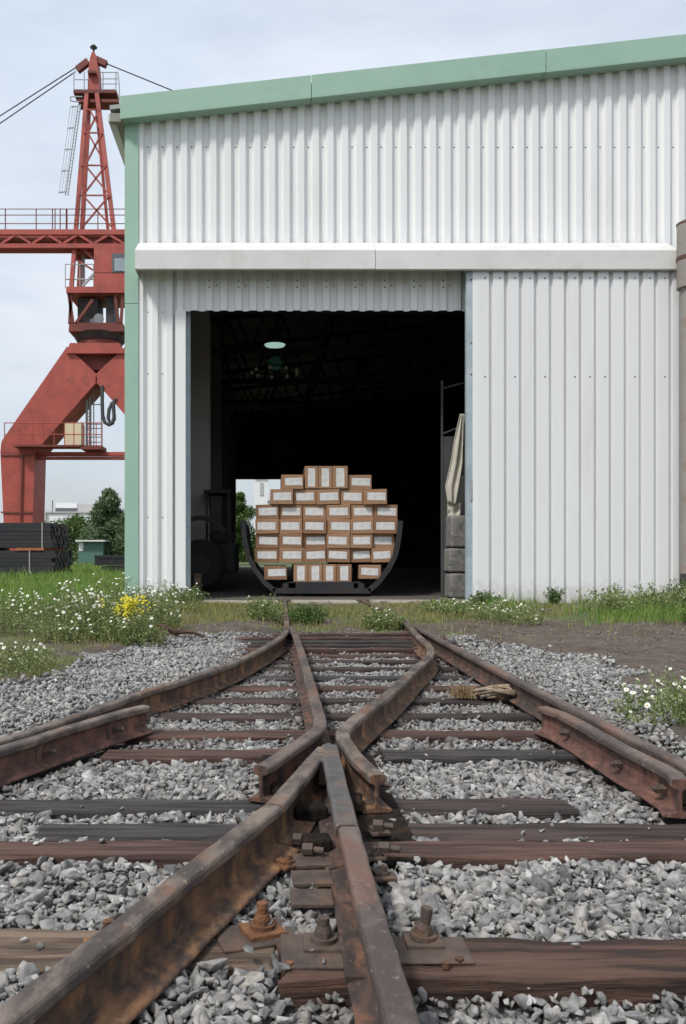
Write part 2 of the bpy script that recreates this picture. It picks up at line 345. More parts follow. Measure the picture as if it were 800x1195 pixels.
def nz(s,d=8): 
    n=N(t,'ShaderNodeTexNoise',ins={'Scale':s,'Detail':d,'Roughness':.62}); Lk(tcn.outputs['Object'],n.inputs[0]); return n
def ramp(src,p0,c0,p1,c1):
    r=N(t,'ShaderNodeValToRGB'); r.color_ramp.elements[0].position=p0; r.color_ramp.elements[1].position=p1
    r.color_ramp.elements[0].color=(*c0,1); r.color_ramp.elements[1].color=(*c1,1); Lk(src,r.inputs[0]); return r.outputs[0]
def mixc(f,a,c):
    x=N(t,'ShaderNodeMix',data_type='RGBA'); Lk(f,x.inputs[0]); Lk(a,x.inputs[6]); Lk(c,x.inputs[7]); return x.outputs[2]
dirt=ramp(nz(5).outputs[0],.35,(.050,.035,.025),.7,(.135,.098,.068))
dirt2=mixc(ramp(nz(26).outputs[0],.5,(0,0,0),.62,(1,1,1)),dirt,ramp(nz(60).outputs[0],.4,(.09,.083,.075),.6,(.19,.18,.17)))
grn=ramp(nz(9).outputs[0],.35,(.05,.07,.02),.65,(.13,.14,.055))
grav=ramp(nz(45).outputs[0],.4,(.05,.048,.045),.62,(.17,.165,.16))
a1=N(t,'ShaderNodeAttribute',attribute_name='green'); a2=N(t,'ShaderNodeAttribute',attribute_name='ballast')
mth=N(t,'ShaderNodeMath',operation='ADD'); Lk(a1.outputs['Fac'],mth.inputs[0]); Lk(nz(3.5).outputs[0],mth.inputs[1])
dirt2=mixc(ramp(nz(1.6).outputs[0],.46,(0,0,0),.60,(1,1,1)),dirt2,ramp(nz(14).outputs[0],.35,(.045,.032,.025),.7,(.12,.085,.062)))
c_=mixc(ramp(mth.outputs[0],.92,(0,0,0),1.12,(1,1,1)),dirt2,grn); c_=mixc(a2.outputs['Fac'],c_,grav)
Lk(c_,b.inputs['Base Color']); b.inputs['Roughness'].default_value=.95
bp=N(t,'ShaderNodeBump',ins={'Strength':.8,'Distance':.03}); Lk(nz(30).outputs[0],bp.inputs['Height']); Lk(bp.outputs[0],b.inputs['Normal'])
g = np_mesh('ground', np.stack([X.ravel(),Y.ravel(),gz.ravel()],-1), Fg, m, attr={'ballast':gb,'green':greenness(X,Y).ravel()}, smooth=True); g['kind']='structure'

# floor slab of the hall and its threshold
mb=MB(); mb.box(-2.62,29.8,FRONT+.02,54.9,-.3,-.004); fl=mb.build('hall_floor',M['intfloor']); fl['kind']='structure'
mb=MB()
for k,(a,bx) in enumerate([(-1.7,.24),(.50,1.74),(2.02,3.95)]): mb.box(a,bx,16.12,FRONT+.015,-.3,-.012+.004*k)
th=mb.build('threshold',M['concrete'],bevel=.015); th['kind']='structure'
# narrow cart path through the grass on the left
mb=MB(); pts=[(-14,24.5),(-9,25.2),(-6.6,26.3),(-6.3,27.4),(-9,27.2),(-14,26.8)]
mb.add([(x,y,-.035) for x,y in pts],[list(range(6))]); pa=mb.build('path',M['concrete']); pa['kind']='structure'

# ------------------------------------------------------------------ warehouse
WX0,WX1,BACK = -2.69,30.0,55.0
RIDGE=13.0; SL=.1095
def roofz(x): return 9.45+SL*(x-(-2.79)) if x<RIDGE else 9.45+SL*(RIDGE+2.79)-SL*(x-RIDGE)
wh = thing('warehouse',(WX0,FRONT,0),'white corrugated warehouse with green roof edge and an open doorway over the track','warehouse')
PITCH=.2845
def corr(x0,x1,y,depth,zb,zt,mb,prof,mi=0,pitch=PITCH,back=.004):
    """corrugated sheet facing -y; prof = [(fraction, out 0..1)], zb / zt functions of x"""
    cols=[]; x=x0; k=0
    n=int((x1-x0)/pitch)+2
    for i in range(n):
        for fr,o in prof:
            xx=x0+(i+fr)*pitch
            if xx>x1: break
            cols.append((xx,o))
    cols.append((x1,cols[-1][1]))
    V=[];Fc=[]
    for xx,o in cols:
        V += [(xx,y-o*depth,zb(xx)),(xx,y-o*depth,zt(xx))]
    for i in range(len(cols)-1):
        if abs(cols[i+1][0]-cols[i][0])<1e-5: continue
        Fc.append((2*i,2*i+2,2*i+3,2*i+1))
    mb.add(V,Fc,mi)
RIB=[(0,1),(.40,1),(.54,0),(.86,0)]
OX0,OX1,OZ=-1.56,3.95,5.62
mb=MB(); corr(WX0+.19,WX1,FRONT+.018,.068,lambda x:6.5,lambda x:roofz(x)-.05,mb,RIB); up=mb.build('wall',M['white'],wh)
mb=MB(); corr(WX0+.19,OX0-.17,FRONT+.018,.068,lambda x:-.05,lambda x:6.5-.001,mb,RIB); mb.build('wall',M['white'],wh)
mb=MB(); corr(OX0-.17+.001,OX1,FRONT+.022,.068,lambda x:OZ,lambda x:6.499,mb,RIB); mb.build('door_header',M['white'],wh)
mb=MB(); corr(OX1+.02,WX1,FRONT+.018,.068,lambda x:-.05,lambda x:6.499,mb,RIB); mb.build('wall',M['white'],wh)
# side wall, back wall (with its opening), roof
def side(xx,name,outw):
    mb=MB(); n=int((BACK-FRONT)/PITCH); V=[];Fc=[];k=0
    for i in range(n):
        for fr,o in RIB:
            yy=FRONT+(i+fr)*PITCH
            V+=[(xx+outw*o*.05,yy,-.1),(xx+outw*o*.05,yy,roofz(xx)-.1)]
    m_=len(V)//2
    for i in range(m_-1): Fc.append((2*i,2*i+2,2*i+3,2*i+1))
    mb.add(V,Fc); return mb.build(name,M['white'],wh)
side(WX0+.01,'side_wall',-1); side(WX1,'side_wall',1)
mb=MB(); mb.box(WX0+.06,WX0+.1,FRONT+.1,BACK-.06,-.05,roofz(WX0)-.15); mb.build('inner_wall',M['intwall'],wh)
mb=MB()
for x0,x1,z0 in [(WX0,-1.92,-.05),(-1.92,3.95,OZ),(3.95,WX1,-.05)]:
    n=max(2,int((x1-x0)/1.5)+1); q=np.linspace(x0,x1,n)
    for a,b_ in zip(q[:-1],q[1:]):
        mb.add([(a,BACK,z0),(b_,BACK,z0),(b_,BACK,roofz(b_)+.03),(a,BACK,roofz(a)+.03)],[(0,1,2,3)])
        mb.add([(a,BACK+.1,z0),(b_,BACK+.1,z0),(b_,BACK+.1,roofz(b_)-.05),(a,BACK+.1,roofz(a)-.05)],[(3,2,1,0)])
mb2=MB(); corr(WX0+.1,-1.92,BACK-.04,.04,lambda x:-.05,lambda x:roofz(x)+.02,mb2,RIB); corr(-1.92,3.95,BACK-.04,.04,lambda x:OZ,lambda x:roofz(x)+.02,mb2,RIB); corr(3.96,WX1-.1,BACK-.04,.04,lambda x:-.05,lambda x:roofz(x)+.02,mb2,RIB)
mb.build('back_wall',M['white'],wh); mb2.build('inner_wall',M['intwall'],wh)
mb=MB()
for a,b_ in [(-3.0,RIDGE),(RIDGE,WX1+.3)]:
    za,zb_=roofz(a),roofz(b_)
    if a<RIDGE: za=roofz(-2.79)+SL*(a+2.79)
    y0,y1=16.46,BACK+.3
    mb.add([(a,y0,za),(b_,y0,zb_),(b_,y1,zb_),(a,y1,za),(a,y0,za+.08),(b_,y0,zb_+.08),(b_,y1,zb_+.08),(a,y1,za+.08)],
           [(0,3,2,1),(4,5,6,7),(0,1,5,4),(1,2,6,5),(2,3,7,6),(3,0,4,7)])
mb.build('roof',M['roofm'],wh)
# green verge fascia in lengths with joints, green corner trim
fj=[-2.79,.87,5.36,9.8,RIDGE,17.4,21.8,26.2,WX1+.25]
for i,(a,b_) in enumerate(zip(fj[:-1],fj[1:])):
    mb=MB(); g0=.006 if i else 0; y0=16.40-(.006 if i%2 else 0)
    mb.prism([(a+g0,roofz(a)-.21),(b_-.006,roofz(b_)-.21),(b_-.006,roofz(b_)+.2),(a+g0,roofz(a)+.2)],y0,16.45)
    mb.prism([(a+g0,roofz(a)-.235),(b_-.006,roofz(b_)-.235),(b_-.006,roofz(b_)-.212),(a+g0,roofz(a)-.212)],y0,16.66)
    mb.build('fascia',M['green'],wh)
mb=MB(); 
for z0,z1 in [(-.05,5.74),(5.75,9.3)]:
    mb.box(WX0,WX0+.215,FRONT-.075,FRONT-.055,z0,z1); mb.box(WX0-.05,WX0,FRONT-.075,FRONT+.2,z0,z1)
mb.build('corner_trim',M['green'],wh)
mb=MB(); mb.box(-3.06,-2.93,16.62,BACK+.2,9.28,9.42); mb.build('gutter',M['gutter'],wh)
mb=MB(); mb.box(-2.93,-2.745,16.62,BACK+.1,9.3,9.34); mb.box(-3.0,-2.745,16.47,16.61,9.2,9.36); mb.build('soffit',M['soffit'],wh)
# canopy over the sliding door's track, in two lengths
for k,(a,b_) in enumerate([(-2.47,2.065),(2.075,7.79)]):
    mb=MB(); zz=-.004*k
    P=[(FRONT-.055,6.93),(16.2,6.65),(16.17,6.62),(16.17,6.27),(16.19,6.25),(16.21,6.25),(16.21,6.60),(FRONT-.055,6.88)]
    n=len(P); mb.add([(a,y,z+zz) for y,z in P]+[(b_,y,z+zz) for y,z in P],
        [list(range(n-1,-1,-1)),list(range(n,2*n))]+[(i,(i+1)%n,(i+1)%n+n,i+n) for i in range(n)])
    for xe,s_ in ((a,1),(b_,-1)):
        if (k==0 and s_==1) or (k==1 and s_==-1):
            mb.add([(xe,FRONT-.055,6.9),(xe,16.2,6.64),(xe,16.2,6.26),(xe,FRONT-.055,6.26)],[(0,1,2,3)])
    mb.build('door_canopy',M['canopy'],wh)
mb=MB(); mb.box(-1.6,7.8,16.3,16.42,6.32,6.42); mb.build('door_track',M['galv'],wh)
# jambs of the doorway
mb=MB(); mb.box(OX0-.2,OX0,FRONT-.062,FRONT-.052,-.05,OZ-.004); mb.box(OX0-.012,OX0,FRONT-.052,FRONT+.18,-.05,OZ-.004); mb.build('door_jamb',M['white'],wh)
mb=MB(); mb.box(OX0-.01,OX0+.07,FRONT+.19,FRONT+.30,-.03,OZ+.1); mb.build('door_jamb',M['steelblue'],wh)
# screws in rows, each a small part of its own
_sm={}
def screw(par,x,z,y,r=.016):
    if r not in _sm:
        me=bpy.data.meshes.new('screw'); me.from_pydata([(r*math.cos(a*math.pi/3),0,r*math.sin(a*math.pi/3)) for a in range(6)]+[(0,-.01,0)],[],[(a,(a+1)%6,6) for a in range(6)]); me.materials.append(M['screw']); _sm[r]=me
    o=bpy.data.objects.new('screw',_sm[r]); C.objects.link(o); o.parent=par; o.location=Vector((x,y,z))-ORG[par.name]
for i in range(44):
    x=WX0+.19+(i+.70)*PITCH
    if x<8.6 and i not in (5,9,13): screw(wh,x,8.82,FRONT+.015)
for i in range(4,14):
    x=OX0-.17+(i*2-6+.70)*PITCH
    if OX0<x<OX1: screw(wh,x,6.12,FRONT+.019); screw(wh,x-.14,6.2,FRONT-.048,.018); screw(wh,x-.14,6.07,FRONT-.048,.018)
for i in range(3):
    for z in (1.6,4.4,5.6): screw(wh,WX0+.19+.70*PITCH+i*PITCH,z,FRONT+.015,.013)
# sliding door (a part that moves with the warehouse's track)
DX0,DX1,DY=3.81,7.83,16.30
sd=MB(); corr(DX0+.22,DX1,DY+.03,.07,lambda x:-.07,lambda x:6.3,sd,[(0,1),(.70,1),(.82,0),(.94,0)]); 
sd.box(DX0+.005,DX1,DY+.035,DY+.09,-.06,6.31)
sdo=sd.build('sliding_door',M['door'],wh)
mb=MB(); mb.box(DX0,DX0+.11,DY-.02,DY+.1,-.07,6.32); mb.build('door_frame',M['steelblue'],sdo)
mb=MB(); mb.box(DX0+.113,DX0+.235,DY-.036,DY-.02,-.07,6.3); mb.build('door_frame',M['white'],sdo)
mb=MB(); mb.box(DX1-.05,DX1+.01,DY-.036,DY+.1,-.07,6.3); mb.build('door_frame',M['white'],sdo)
for i in range(14):
    if i%2==0 or i==7: screw(sdo,DX0+.22+(i+.45)*PITCH,4.25,DY-.042,.018)
    screw(sdo,DX0+.22+(i+.45)*PITCH,6.12,DY-.042,.018)
    if i%2: screw(sdo,DX0+.22+(i+.45)*PITCH,.03,DY-.042,.016)
for z in (.1,1.95,2.1,2.25,4.3,4.9,6.1): screw(sdo,DX0+.09,z,DY-.03,.018)
mb=MB(); mb.box(DX0+.07,DX0+.105,DY-.045,DY-.02,1.9,2.3); mb.build('door_pull',M['galv'],sdo)
# steel frame inside
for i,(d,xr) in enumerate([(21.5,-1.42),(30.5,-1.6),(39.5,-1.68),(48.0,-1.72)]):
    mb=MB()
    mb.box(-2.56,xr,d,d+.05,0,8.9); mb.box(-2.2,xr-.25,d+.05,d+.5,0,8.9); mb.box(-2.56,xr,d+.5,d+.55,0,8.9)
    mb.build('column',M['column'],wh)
for xx in (12.6,29.3):
    for d in (21.5,30.5,39.5,48): mb=MB(); mb.box(xx-.25,xx+.25,d,d+.4,0,8.8); mb.build('column',M['dark'],wh)
for d in (21.7,26,30.7,35,39.7,44,48.2,52):
    mb=MB(); zc=7.05
    mb.beam((-2.5,d,zc),(29,d,zc),.16,.18)
    top=lambda x: roofz(x)-.28
    mb.beam((-2.5,d,top(-2.5)),(RIDGE,d,top(RIDGE)),.16,.16); mb.beam((RIDGE,d,top(RIDGE)),(29,d,top(29)),.16,.16)
    for k in range(16):
        x=-2.4+k*1.95
        mb.beam((x,d,zc),(x+.97,d,top(x+.97)),.08,.08); mb.beam((x+.97,d,top(x+.97)),(x+1.95,d,zc),.08,.08)
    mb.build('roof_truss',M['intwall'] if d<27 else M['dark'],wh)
mb=MB()
for x in np.arange(-1.8,28,2.2): mb.box(x,x+.08,FRONT+.3,BACK-.2,roofz(x)-.2,roofz(x)-.04)
mb.build('purlins',M['dark'],wh)

# ------------------------------------------------------------------ rails
def catmull(pts, step=.12):
    P=[Vector((x,y,0)) for x,y in pts]; P=[P[0]*2-P[1]]+P+[P[-1]*2-P[-2]]; outp=[]
    for i in range(1,len(P)-2):
        n=max(1,int((P[i+1]-P[i]).length/step))
        for k in range(n):
            t_=k/n; a,b_,c_,d_=P[i-1],P[i],P[i+1],P[i+2]
            # centripetal-ish: tangents limited to the segment's length
            l=(c_-b_).length; m1=(c_-a).normalized()*l; m2=(d_-b_).normalized()*l
            h=(2*t_**3-3*t_**2+1)*b_+(t_**3-2*t_**2+t_)*m1+(-2*t_**3+3*t_**2)*c_+(t_**3-t_**2)*m2
            outp.append(h)
    outp.append(P[-2]); return outp
PROF=[(-.024,0),(-.031,-.003),(-.0355,-.011),(-.0365,-.03),(-.033,-.037),(-.012,-.046),(-.0085,-.058),(-.0085,-.118),(-.014,-.134),(-.062,-.147),(-.066,-.151),(-.066,-.16)]
PROF=PROF+[(-x,z) for x,z in PROF[::-1]]
def rail(key, name, label, mh, mw, parent=None, wide=1, gz_=0, step=.12, widths=None, foot=1, dz=0):
    pts=catmull(RAILS[key],step); mb=MB(); n=len(PROF); V=[]; 
    for i,p in enumerate(pts):
        d=(pts[min(i+1,len(pts)-1)]-pts[max(0,i-1)]); d.z=0; d.normalize(); s_=Vector((d.y,-d.x,0))
        wob=.0015*math.sin(i*1.9+len(key)); 
        for (u,z) in PROF:
            if abs(u)>.05: u=u*foot
            V.append(p+s_*(u*wide+wob)+Vector((0,0,z+dz+.001*math.sin(i*.7)+gz_)))
    Fc=[];mi=[]
    for i in range(len(pts)-1):
        for k in range(n):
            k2=(k+1)%n; Fc.append((i*n+k,i*n+k2,(i+1)*n+k2,(i+1)*n+k))
            mi.append(0 if (k<4 or k>=n-5 ) else 1)
    mb.add(V,[list(range(n))[::-1]],1); mb.v=[]; mb.f=[]; mb.m=[]; mb.sm=[]
    o=0; mb.v=[tuple(v) for v in V]; mb.f=[list(f) for f in Fc]; mb.m=mi; mb.sm=[False]*len(Fc)
    mb.f.append(list(range(n))[::-1]); mb.m.append(1); mb.sm.append(False)
    mb.f.append([(len(pts)-1)*n+k for k in range(n)]); mb.m.append(1); mb.sm.append(False)
    mid=pts[len(pts)//2]
    ob=mb.build(name,[mh,mw],parent,org=None if parent else (mid.x,mid.y,-.16))
    bv=ob.modifiers.new('bevel','BEVEL'); bv.width=.0025; bv.segments=1; bv.limit_method='ANGLE'; bv.angle_limit=R(50)
    return ob
r1=rail('stock_left','rail','',M['railhead'],M['railweb']); tag(r1,'long rusty outer rail curving from the doorway to the left picture edge','rail')
r2=rail('close_left','wing_rail','',M['railhead2'],M['railweb2']); tag(r2,'brown inner rail running to the frog, its bent end pointing left','rail')
r3=rail('stock_right','wing_rail','',M['railhead'],M['railweb']); tag(r3,'rusty rail with an S bend from doorway to the right side of the frog','rail')
r4=rail('outer_right','rail','',M['railhead2'],M['railweb2']); tag(r4,'straight dark brown outer rail at the right, beside the right check rail','rail')
r5=rail('check_left','check_rail','',M['railhead'],M['checkweb']); tag(r5,'short rusty check rail lying inside the left outer rail','check rail')
r6=rail('check_right','check_rail','',M['railhead2'],M['checkweb']); tag(r6,'short reddish check rail lying inside the right outer rail','check rail')
for key,ys_ in (('check_left',(3.7,4.3,4.85)),('check_right',(3.62,4.05,4.75))):
    for yb in ys_:
        pl=RAILS[key]; xb=np.interp(yb,[p[1] for p in pl][::-1],[p[0] for p in pl][::-1])
        s_=1 if key=='check_left' else -1
        mb=MB(); mb.tube([(xb+s_*.045,yb,-.088),(xb+s_*.004,yb,-.088)],.021,6,smooth=False); mb.tube([(xb+s_*.062,yb,-.088),(xb+s_*.04,yb,-.088)],.011,8)
        mb.build('bolt',M['plate'],r5 if s_==1 else r6)
        mb=MB(); s2=-s_; mb.box(min(xb+s2*.01,xb+s2*.08),max(xb+s2*.01,xb+s2*.08),yb-.07,yb+.07,-.13,-.045); mb.build('spacer_block',M['plate'],r5 if s_==1 else r6)
# frog: two legs meeting in a point, base plate, blocks, bolts
fg=thing('crossing_frog',(.28,3.6,-.17),'V shaped crossing frog with its point between the two bent wing rails','crossing frog')
RAILS_FL=RAILS['frog_left']; RAILS['fl_a']=[(.272,4.02),(.06,3.22),(.03,3.11)]; RAILS['fr_a']=[(.300,4.06),(.285,3.5),(.272,2.86)]
rail('fl_a','left_leg','',M['railhead'],M['railweb'],fg,foot=1.45); rail('fr_a','right_leg','',M['frogtop'],M['railweb2'],fg,wide=1.12,dz=.002)
mb=MB(); 
P=[(.232,3.78),(.255,3.95),(.285,4.12),(.315,4.12),(.33,3.95),(.325,3.78)]
mb.add([(x,y,-.003) for x,y in P]+[(x,y,-.12) for x,y in P],[[0,5,4,3,2,1],[6,7,8,9,10,11]]+[(i,(i+1)%6,(i+1)%6+6,i+6) for i in range(6)]); 
mb.build('point',M['frogtop'],fg,bevel=.008)
mb=MB(); mb.box(-.02,.56,2.98,4.55,-.176,-.163); mb.build('base_plate',M['grime'],fg)
mb=MB()
for c_,s_,rz in [((.17,3.42,-.10),(.16,.16,.08),.25),((.18,3.05,-.10),(.12,.12,.07),.1),((.345,3.9,-.09),(.05,.2,.06),.0),((.37,3.55,-.1),(.07,.18,.07),-.1),((.06,3.72,-.1),(.09,.16,.07),.3),((.355,4.35,-.09),(.07,.14,.06),0)]: mb=MB(); mb.cbox((c_[0],c_[1],c_[2]-.025),(s_[0]*.85,s_[1]*.7,s_[2]*.8),rz); mb.build('filler_block',M['grime'],fg,bevel=.012)
for p in [(.40,3.18,-.10),(.395,2.98,-.115),(.13,2.98,-.12),(.10,3.1,-.125),(.47,3.75,-.1)]:
    mb=MB(); mb.tube([p,(p[0]+.035,p[1]-.01,p[2]+.002)],.022,6,smooth=False); mb.tube([(p[0]+.03,p[1]-.008,p[2]),(p[0]+.07,p[1]-.02,p[2])],.012,8); mb.build('bolt',M['plate'],fg)
RAILS['fl_b']=[(.025,3.095),(-.22,2.46),(-.378,2.04),(-.545,1.62),(-.80,1.0)]; RAILS['fr_b']=[(.276,2.85),(.268,2.2),(.27,1.0)]
o=rail('fl_b','rail','',M['railhead'],M['railweb'],step=.06,foot=1.55); tag(o,'thick rusty rail running from the frog to the bottom left corner','rail')
o=rail('fr_b','rail','',M['railhead2'],M['railweb2'],step=.06); tag(o,'brown rail running from the frog straight to the bottom edge','rail')
for k in ('fl_a','fr_a','fl_b','fr_b'): RAILS.pop(k)

# ------------------------------------------------------------------ sleepers
SLP=[]      # footprints for the ballast
def sleeper(x0,x1,y,wd,mt,label,top=-.166,th_=.16,skew=0,name='sleeper',rough=1,end=None):
    mb=MB(); n=max(6,int((x1-x0)/.12)); m4=6; sec=[(-1,-1),(-1,.82),(-.9,1),(.9,1),(1,.82),(1,-1)]
    V=[]; ph=random.random()*9
    for i in range(n+1):
        u=i/n; x=x0+(x1-x0)*u; 
        for k,(a,b_) in enumerate(sec):
            e=.0035*rough*math.sin(x*9+ph+k*2.1)+.002*rough*math.sin(x*31+k+ph)
            V.append((x+(.01*rough*math.sin(k*2+ph) if i in(0,n) else 0), y+a*wd/2+e+skew*(u-.5), (top if b_>0 else top-th_)+(-.010 if b_==.82 else 0)+(e*.6 if b_>0 else 0)))
    Fc=[(i*m4+k,i*m4+(k+1)%m4,(i+1)*m4+(k+1)%m4,(i+1)*m4+k) for i in range(n) for k in range(m4)]
    Fc+= [list(range(m4))[::-1],[n*m4+k for k in range(m4)]]
    mb.add(V,[f[::-1] if False else f for f in Fc])
    o=mb.build(name,mt,org=((x0+x1)/2,y,top-th_)); tag(o,label,'sleeper','sleepers under the turnout')
    SLP.append((x0,x1,y,wd,top)); return o
# near timbers
s_r=sleeper(.045,3.0,2.255,.215,M['timber'],'big weathered brown timber under the right rail at the bottom of the picture',top=-.152,th_=.155,rough=1.8,name='timber')
s_l=sleeper(-2.2,.02,2.36,.22,M['timber2'],'pale worn timber crossing under the thick rail at the bottom left',top=-.175,rough=1.6,name='timber')
sleeper(-2.0,.22,3.10,.165,M['sleeper2'],'reddish sleeper left of the frog, nearest of the group of three',top=-.158,th_=.15)
sleeper(.30,3.3,3.10,.165,M['sleeper2'],'long reddish sleeper right of the frog, nearest of the group of three',top=-.158,th_=.15)
sleeper(-.88,.2,3.325,.19,M['sleeper3'],'short black sleeper left of the frog, middle of the group of three',top=-.168)
sleeper(.34,3.3,3.325,.19,M['sleeper'],'long dark sleeper right of the frog, middle of the group of three',top=-.168)
sleeper(-1.9,.2,3.66,.2,M['sleeper3'],'black sleeper left of the frog, farthest of the group of three',top=-.170)
sleeper(.42,1.30,3.66,.2,M['sleeper'],'short dark sleeper right of the frog ending before the right check rail',top=-.166)
ordn=['just beyond the left bent rail end','second beyond the frog','third beyond the frog','fourth beyond the frog','fifth beyond the frog','sixth beyond the frog','seventh beyond the frog','eighth beyond the frog','ninth beyond the frog','tenth beyond the frog']
yy=[4.60,5.12,5.68,6.27,6.85,7.42,8.0,8.52,9.0]
mats_=[M['sleeper3'],M['sleeper2'],M['sleeper'],M['sleeper'],M['sleeper2'],M['sleeper3'],M['sleeper'],M['sleeper'],M['sleeper2']]
sleeper(-.86,.22,4.60,.19,M['sleeper2'],'reddish sleeper with its end showing, left of the frog point',top=-.165)
sleeper(.62,1.72,4.60,.19,M['sleeper3'],'black sleeper between the right wing rail and the right check rail',top=-.165)
for i,y in enumerate(yy[1:]):
    xl=max(float(np.interp(y,[3,5.6,6.9,9],[-1.9,-.72,-.35,-.6])),-2.0)
    if y>7.9: xl=-.75
    sleeper(xl,2.12,y,.18,mats_[i+1],f'dark sleeper across both tracks, {ordn[i+1]}',top=-.167,skew=random.uniform(-.02,.02))
far=[(9.35,-.5,2.1,'reddish sleeper just before the switch blades'),(9.62,-1.25,2.2,'long brown sleeper under the toes of the switch blades'),(9.9,-1.1,2.2,'dark sleeper just past the blade toes'),(10.22,-1.35,2.15,'long sleeper reaching left towards the daisies'),(10.6,.1,2.1,'rusty brown sleeper, last one showing before the doorway')]
for i,(y,a,b_,lb) in enumerate(far): sleeper(a,b_,y,.16,[M['sleeper2'],M['sleeper'],M['sleeper3'],M['sleeper2'],M['sleeper2']][i],lb,top=-.135+.012*i)
# plates, rail screws, clamps on the near timbers
def plate_screw(parent,x,y,z,w_,d_,rz=0,h=.075,tilt=0,plate='plate',th_=.018,nscr=True):
    mb=MB(); mb.cbox((x,y,z+th_/2),(w_,d_,th_),rz); pl=mb.build('tie_plate',M[plate],parent,bevel=.004)
    if nscr:
        mb=MB(); z0=z+th_; tx=tilt
        mb.tube([(x,y,z0),(x+tx*.1,y,z0+.012)],.036,14); mb.tube([(x,y,z0+.010),(x+tx*.3,y,z0+.026)],[.027,.025],6,smooth=False)
        mb.tube([(x,y,z0+.024),(x+tx*.6,y,z0+.040)],[.024,.019],12); mb.tube([(x+tx*.5,y,z0+.038),(x+tx,y,z0+h)],[.015,.0165],8)
        mb.build('rail_screw',M['rust' if plate=='rust' else 'plate'],pl)
    return pl
plate_screw(s_r,.425,2.32,-.150,.10,.09,h=.082,tilt=.012)
plate_screw(s_r,.42,2.28,-.152,.24,.15,th_=.008,nscr=False)
plate_screw(s_r,.155,2.30,-.148,.11,.10,h=.062)
plate_screw(s_r,.165,2.27,-.151,.25,.19,th_=.010,nscr=False)
plate_screw(s_l,-.01,2.43,-.170,.11,.10,rz=.4,h=.07,plate='rust')
plate_screw(s_l,-.03,2.42,-.178,.22,.15,rz=.3,th_=.012,nscr=False,plate='plate')
plate_screw(s_l,-.43,2.34,-.172,.11,.12,rz=.5,h=.06,plate='rust')
for x,y in [(.06,2.19),(.50,2.215),(.46,2.19)]:
    mb=MB(); mb.tube([(x,y,-.15),(x,y,-.136)],.011,6,smooth=False); mb.build('rail_screw',M['rust'],s_r)
# rail anchors / clamps as small things lying along the rails
for i,(x,y,rz,lb) in enumerate([(.375,2.98,.2,'small rusty clamp against the right rail of the frog'),(.075,2.90,.6,'rusty bolt cluster between the two frog rails'),(.43,3.24,.1,'dark clamp at the right foot of the frog'),(.385,2.80,.1,'small rusty clip on the right foot of the straight rail')]):
    mb=MB(); mb.cbox((x,y,-.148),(.075,.06,.012),rz); mb.tube([(x,y,-.145),(x,y,-.13)],.019,6,smooth=False); mb.tube([(x,y,-.132),(x+.004,y,-.112)],[.0095,.010],8)
    mb.cbox((x-.02,y+.01,-.138),(.03,.045,.014),rz+.2)
    o=mb.build('rail_clamp',M['rust'] if i in(1,) else M['plate'],org=(x,y,-.15),bevel=.003); tag(o,lb,'rail clamp')
mb=MB()
for k,(x,y) in enumerate([(.16,2.62),(.17,2.78),(.18,2.94)]): mb.cbox((x-.02,y,-.147),(.13,.12,.014),.05*k)
o=mb.build('slide_plate',M['plate'],org=(.16,2.78,-.16),bevel=.003); tag(o,'stepped flat steel plates along the left foot of the straight rail','steel plate')
mb=MB(); mb.cbox((.235,2.33,-.138),(.07,.45,.012),-.02); o=mb.build('slide_plate',M['railweb2'],org=(.235,2.33,-.15)); tag(o,'narrow brown steel strip against the foot of the straight rail over the big timber','steel plate')

# ------------------------------------------------------------------ ballast
def rock_protos(n, npts, bev, seed):
    rnd=random.Random(seed); outp=[]
    for i in range(n):
        bm=bmesh.new(); ax=(rnd.uniform(.85,1.45),rnd.uniform(.65,1.05),rnd.uniform(.42,.85))
        for k in range(npts):
            v=Vector((rnd.gauss(0,1),rnd.gauss(0,1),rnd.gauss(0,1))).normalized()
            v=Vector((v.x*ax[0],v.y*ax[1],v.z*ax[2]))*rnd.uniform(.72,1.12); bm.verts.new(v)
        r=bmesh.ops.convex_hull(bm,input=bm.verts); bmesh.ops.delete(bm,geom=[e for e in r['geom_interior'] if isinstance(e,bmesh.types.BMVert)],context='VERTS')
        if bev:
            bmesh.ops.dissolve_limit(bm,angle_limit=R(9),verts=bm.verts,edges=bm.edges)
            bmesh.ops.bevel(bm,geom=bm.edges[:],offset=.035,segments=1,affect='EDGES',profile=.6)
            bmesh.ops.triangulate(bm,faces=bm.faces)
            bmesh.ops.subdivide_edges(bm,edges=bm.edges[:],cuts=1,use_grid_fill=False)
            for v in bm.verts: v.co*= 1+.13*mnoise.noise(v.co*2.6+Vector((i,0,0)))
        bmesh.ops.triangulate(bm,faces=bm.faces); bm.verts.ensure_lookup_table(); bm.verts.index_update()
        outp.append((np.array([v.co[:] for v in bm.verts],dtype=np.float32), np.array([[v.index for v in f.verts] for f in bm.faces],dtype=np.int32))); bm.free()
    return outp
def rotmats(n):
    q=np.random.normal(size=(n,4)); q/=np.linalg.norm(q,axis=1)[:,None]; a,b_,c_,d_=q.T
    return np.stack([1-2*(c_*c_+d_*d_),2*(b_*c_-a*d_),2*(b_*d_+a*c_),2*(b_*c_+a*d_),1-2*(b_*b_+d_*d_),2*(c_*d_-a*b_),2*(b_*d_-a*c_),2*(c_*d_+a*b_),1-2*(b_*b_+c_*c_)],-1).reshape(n,3,3)
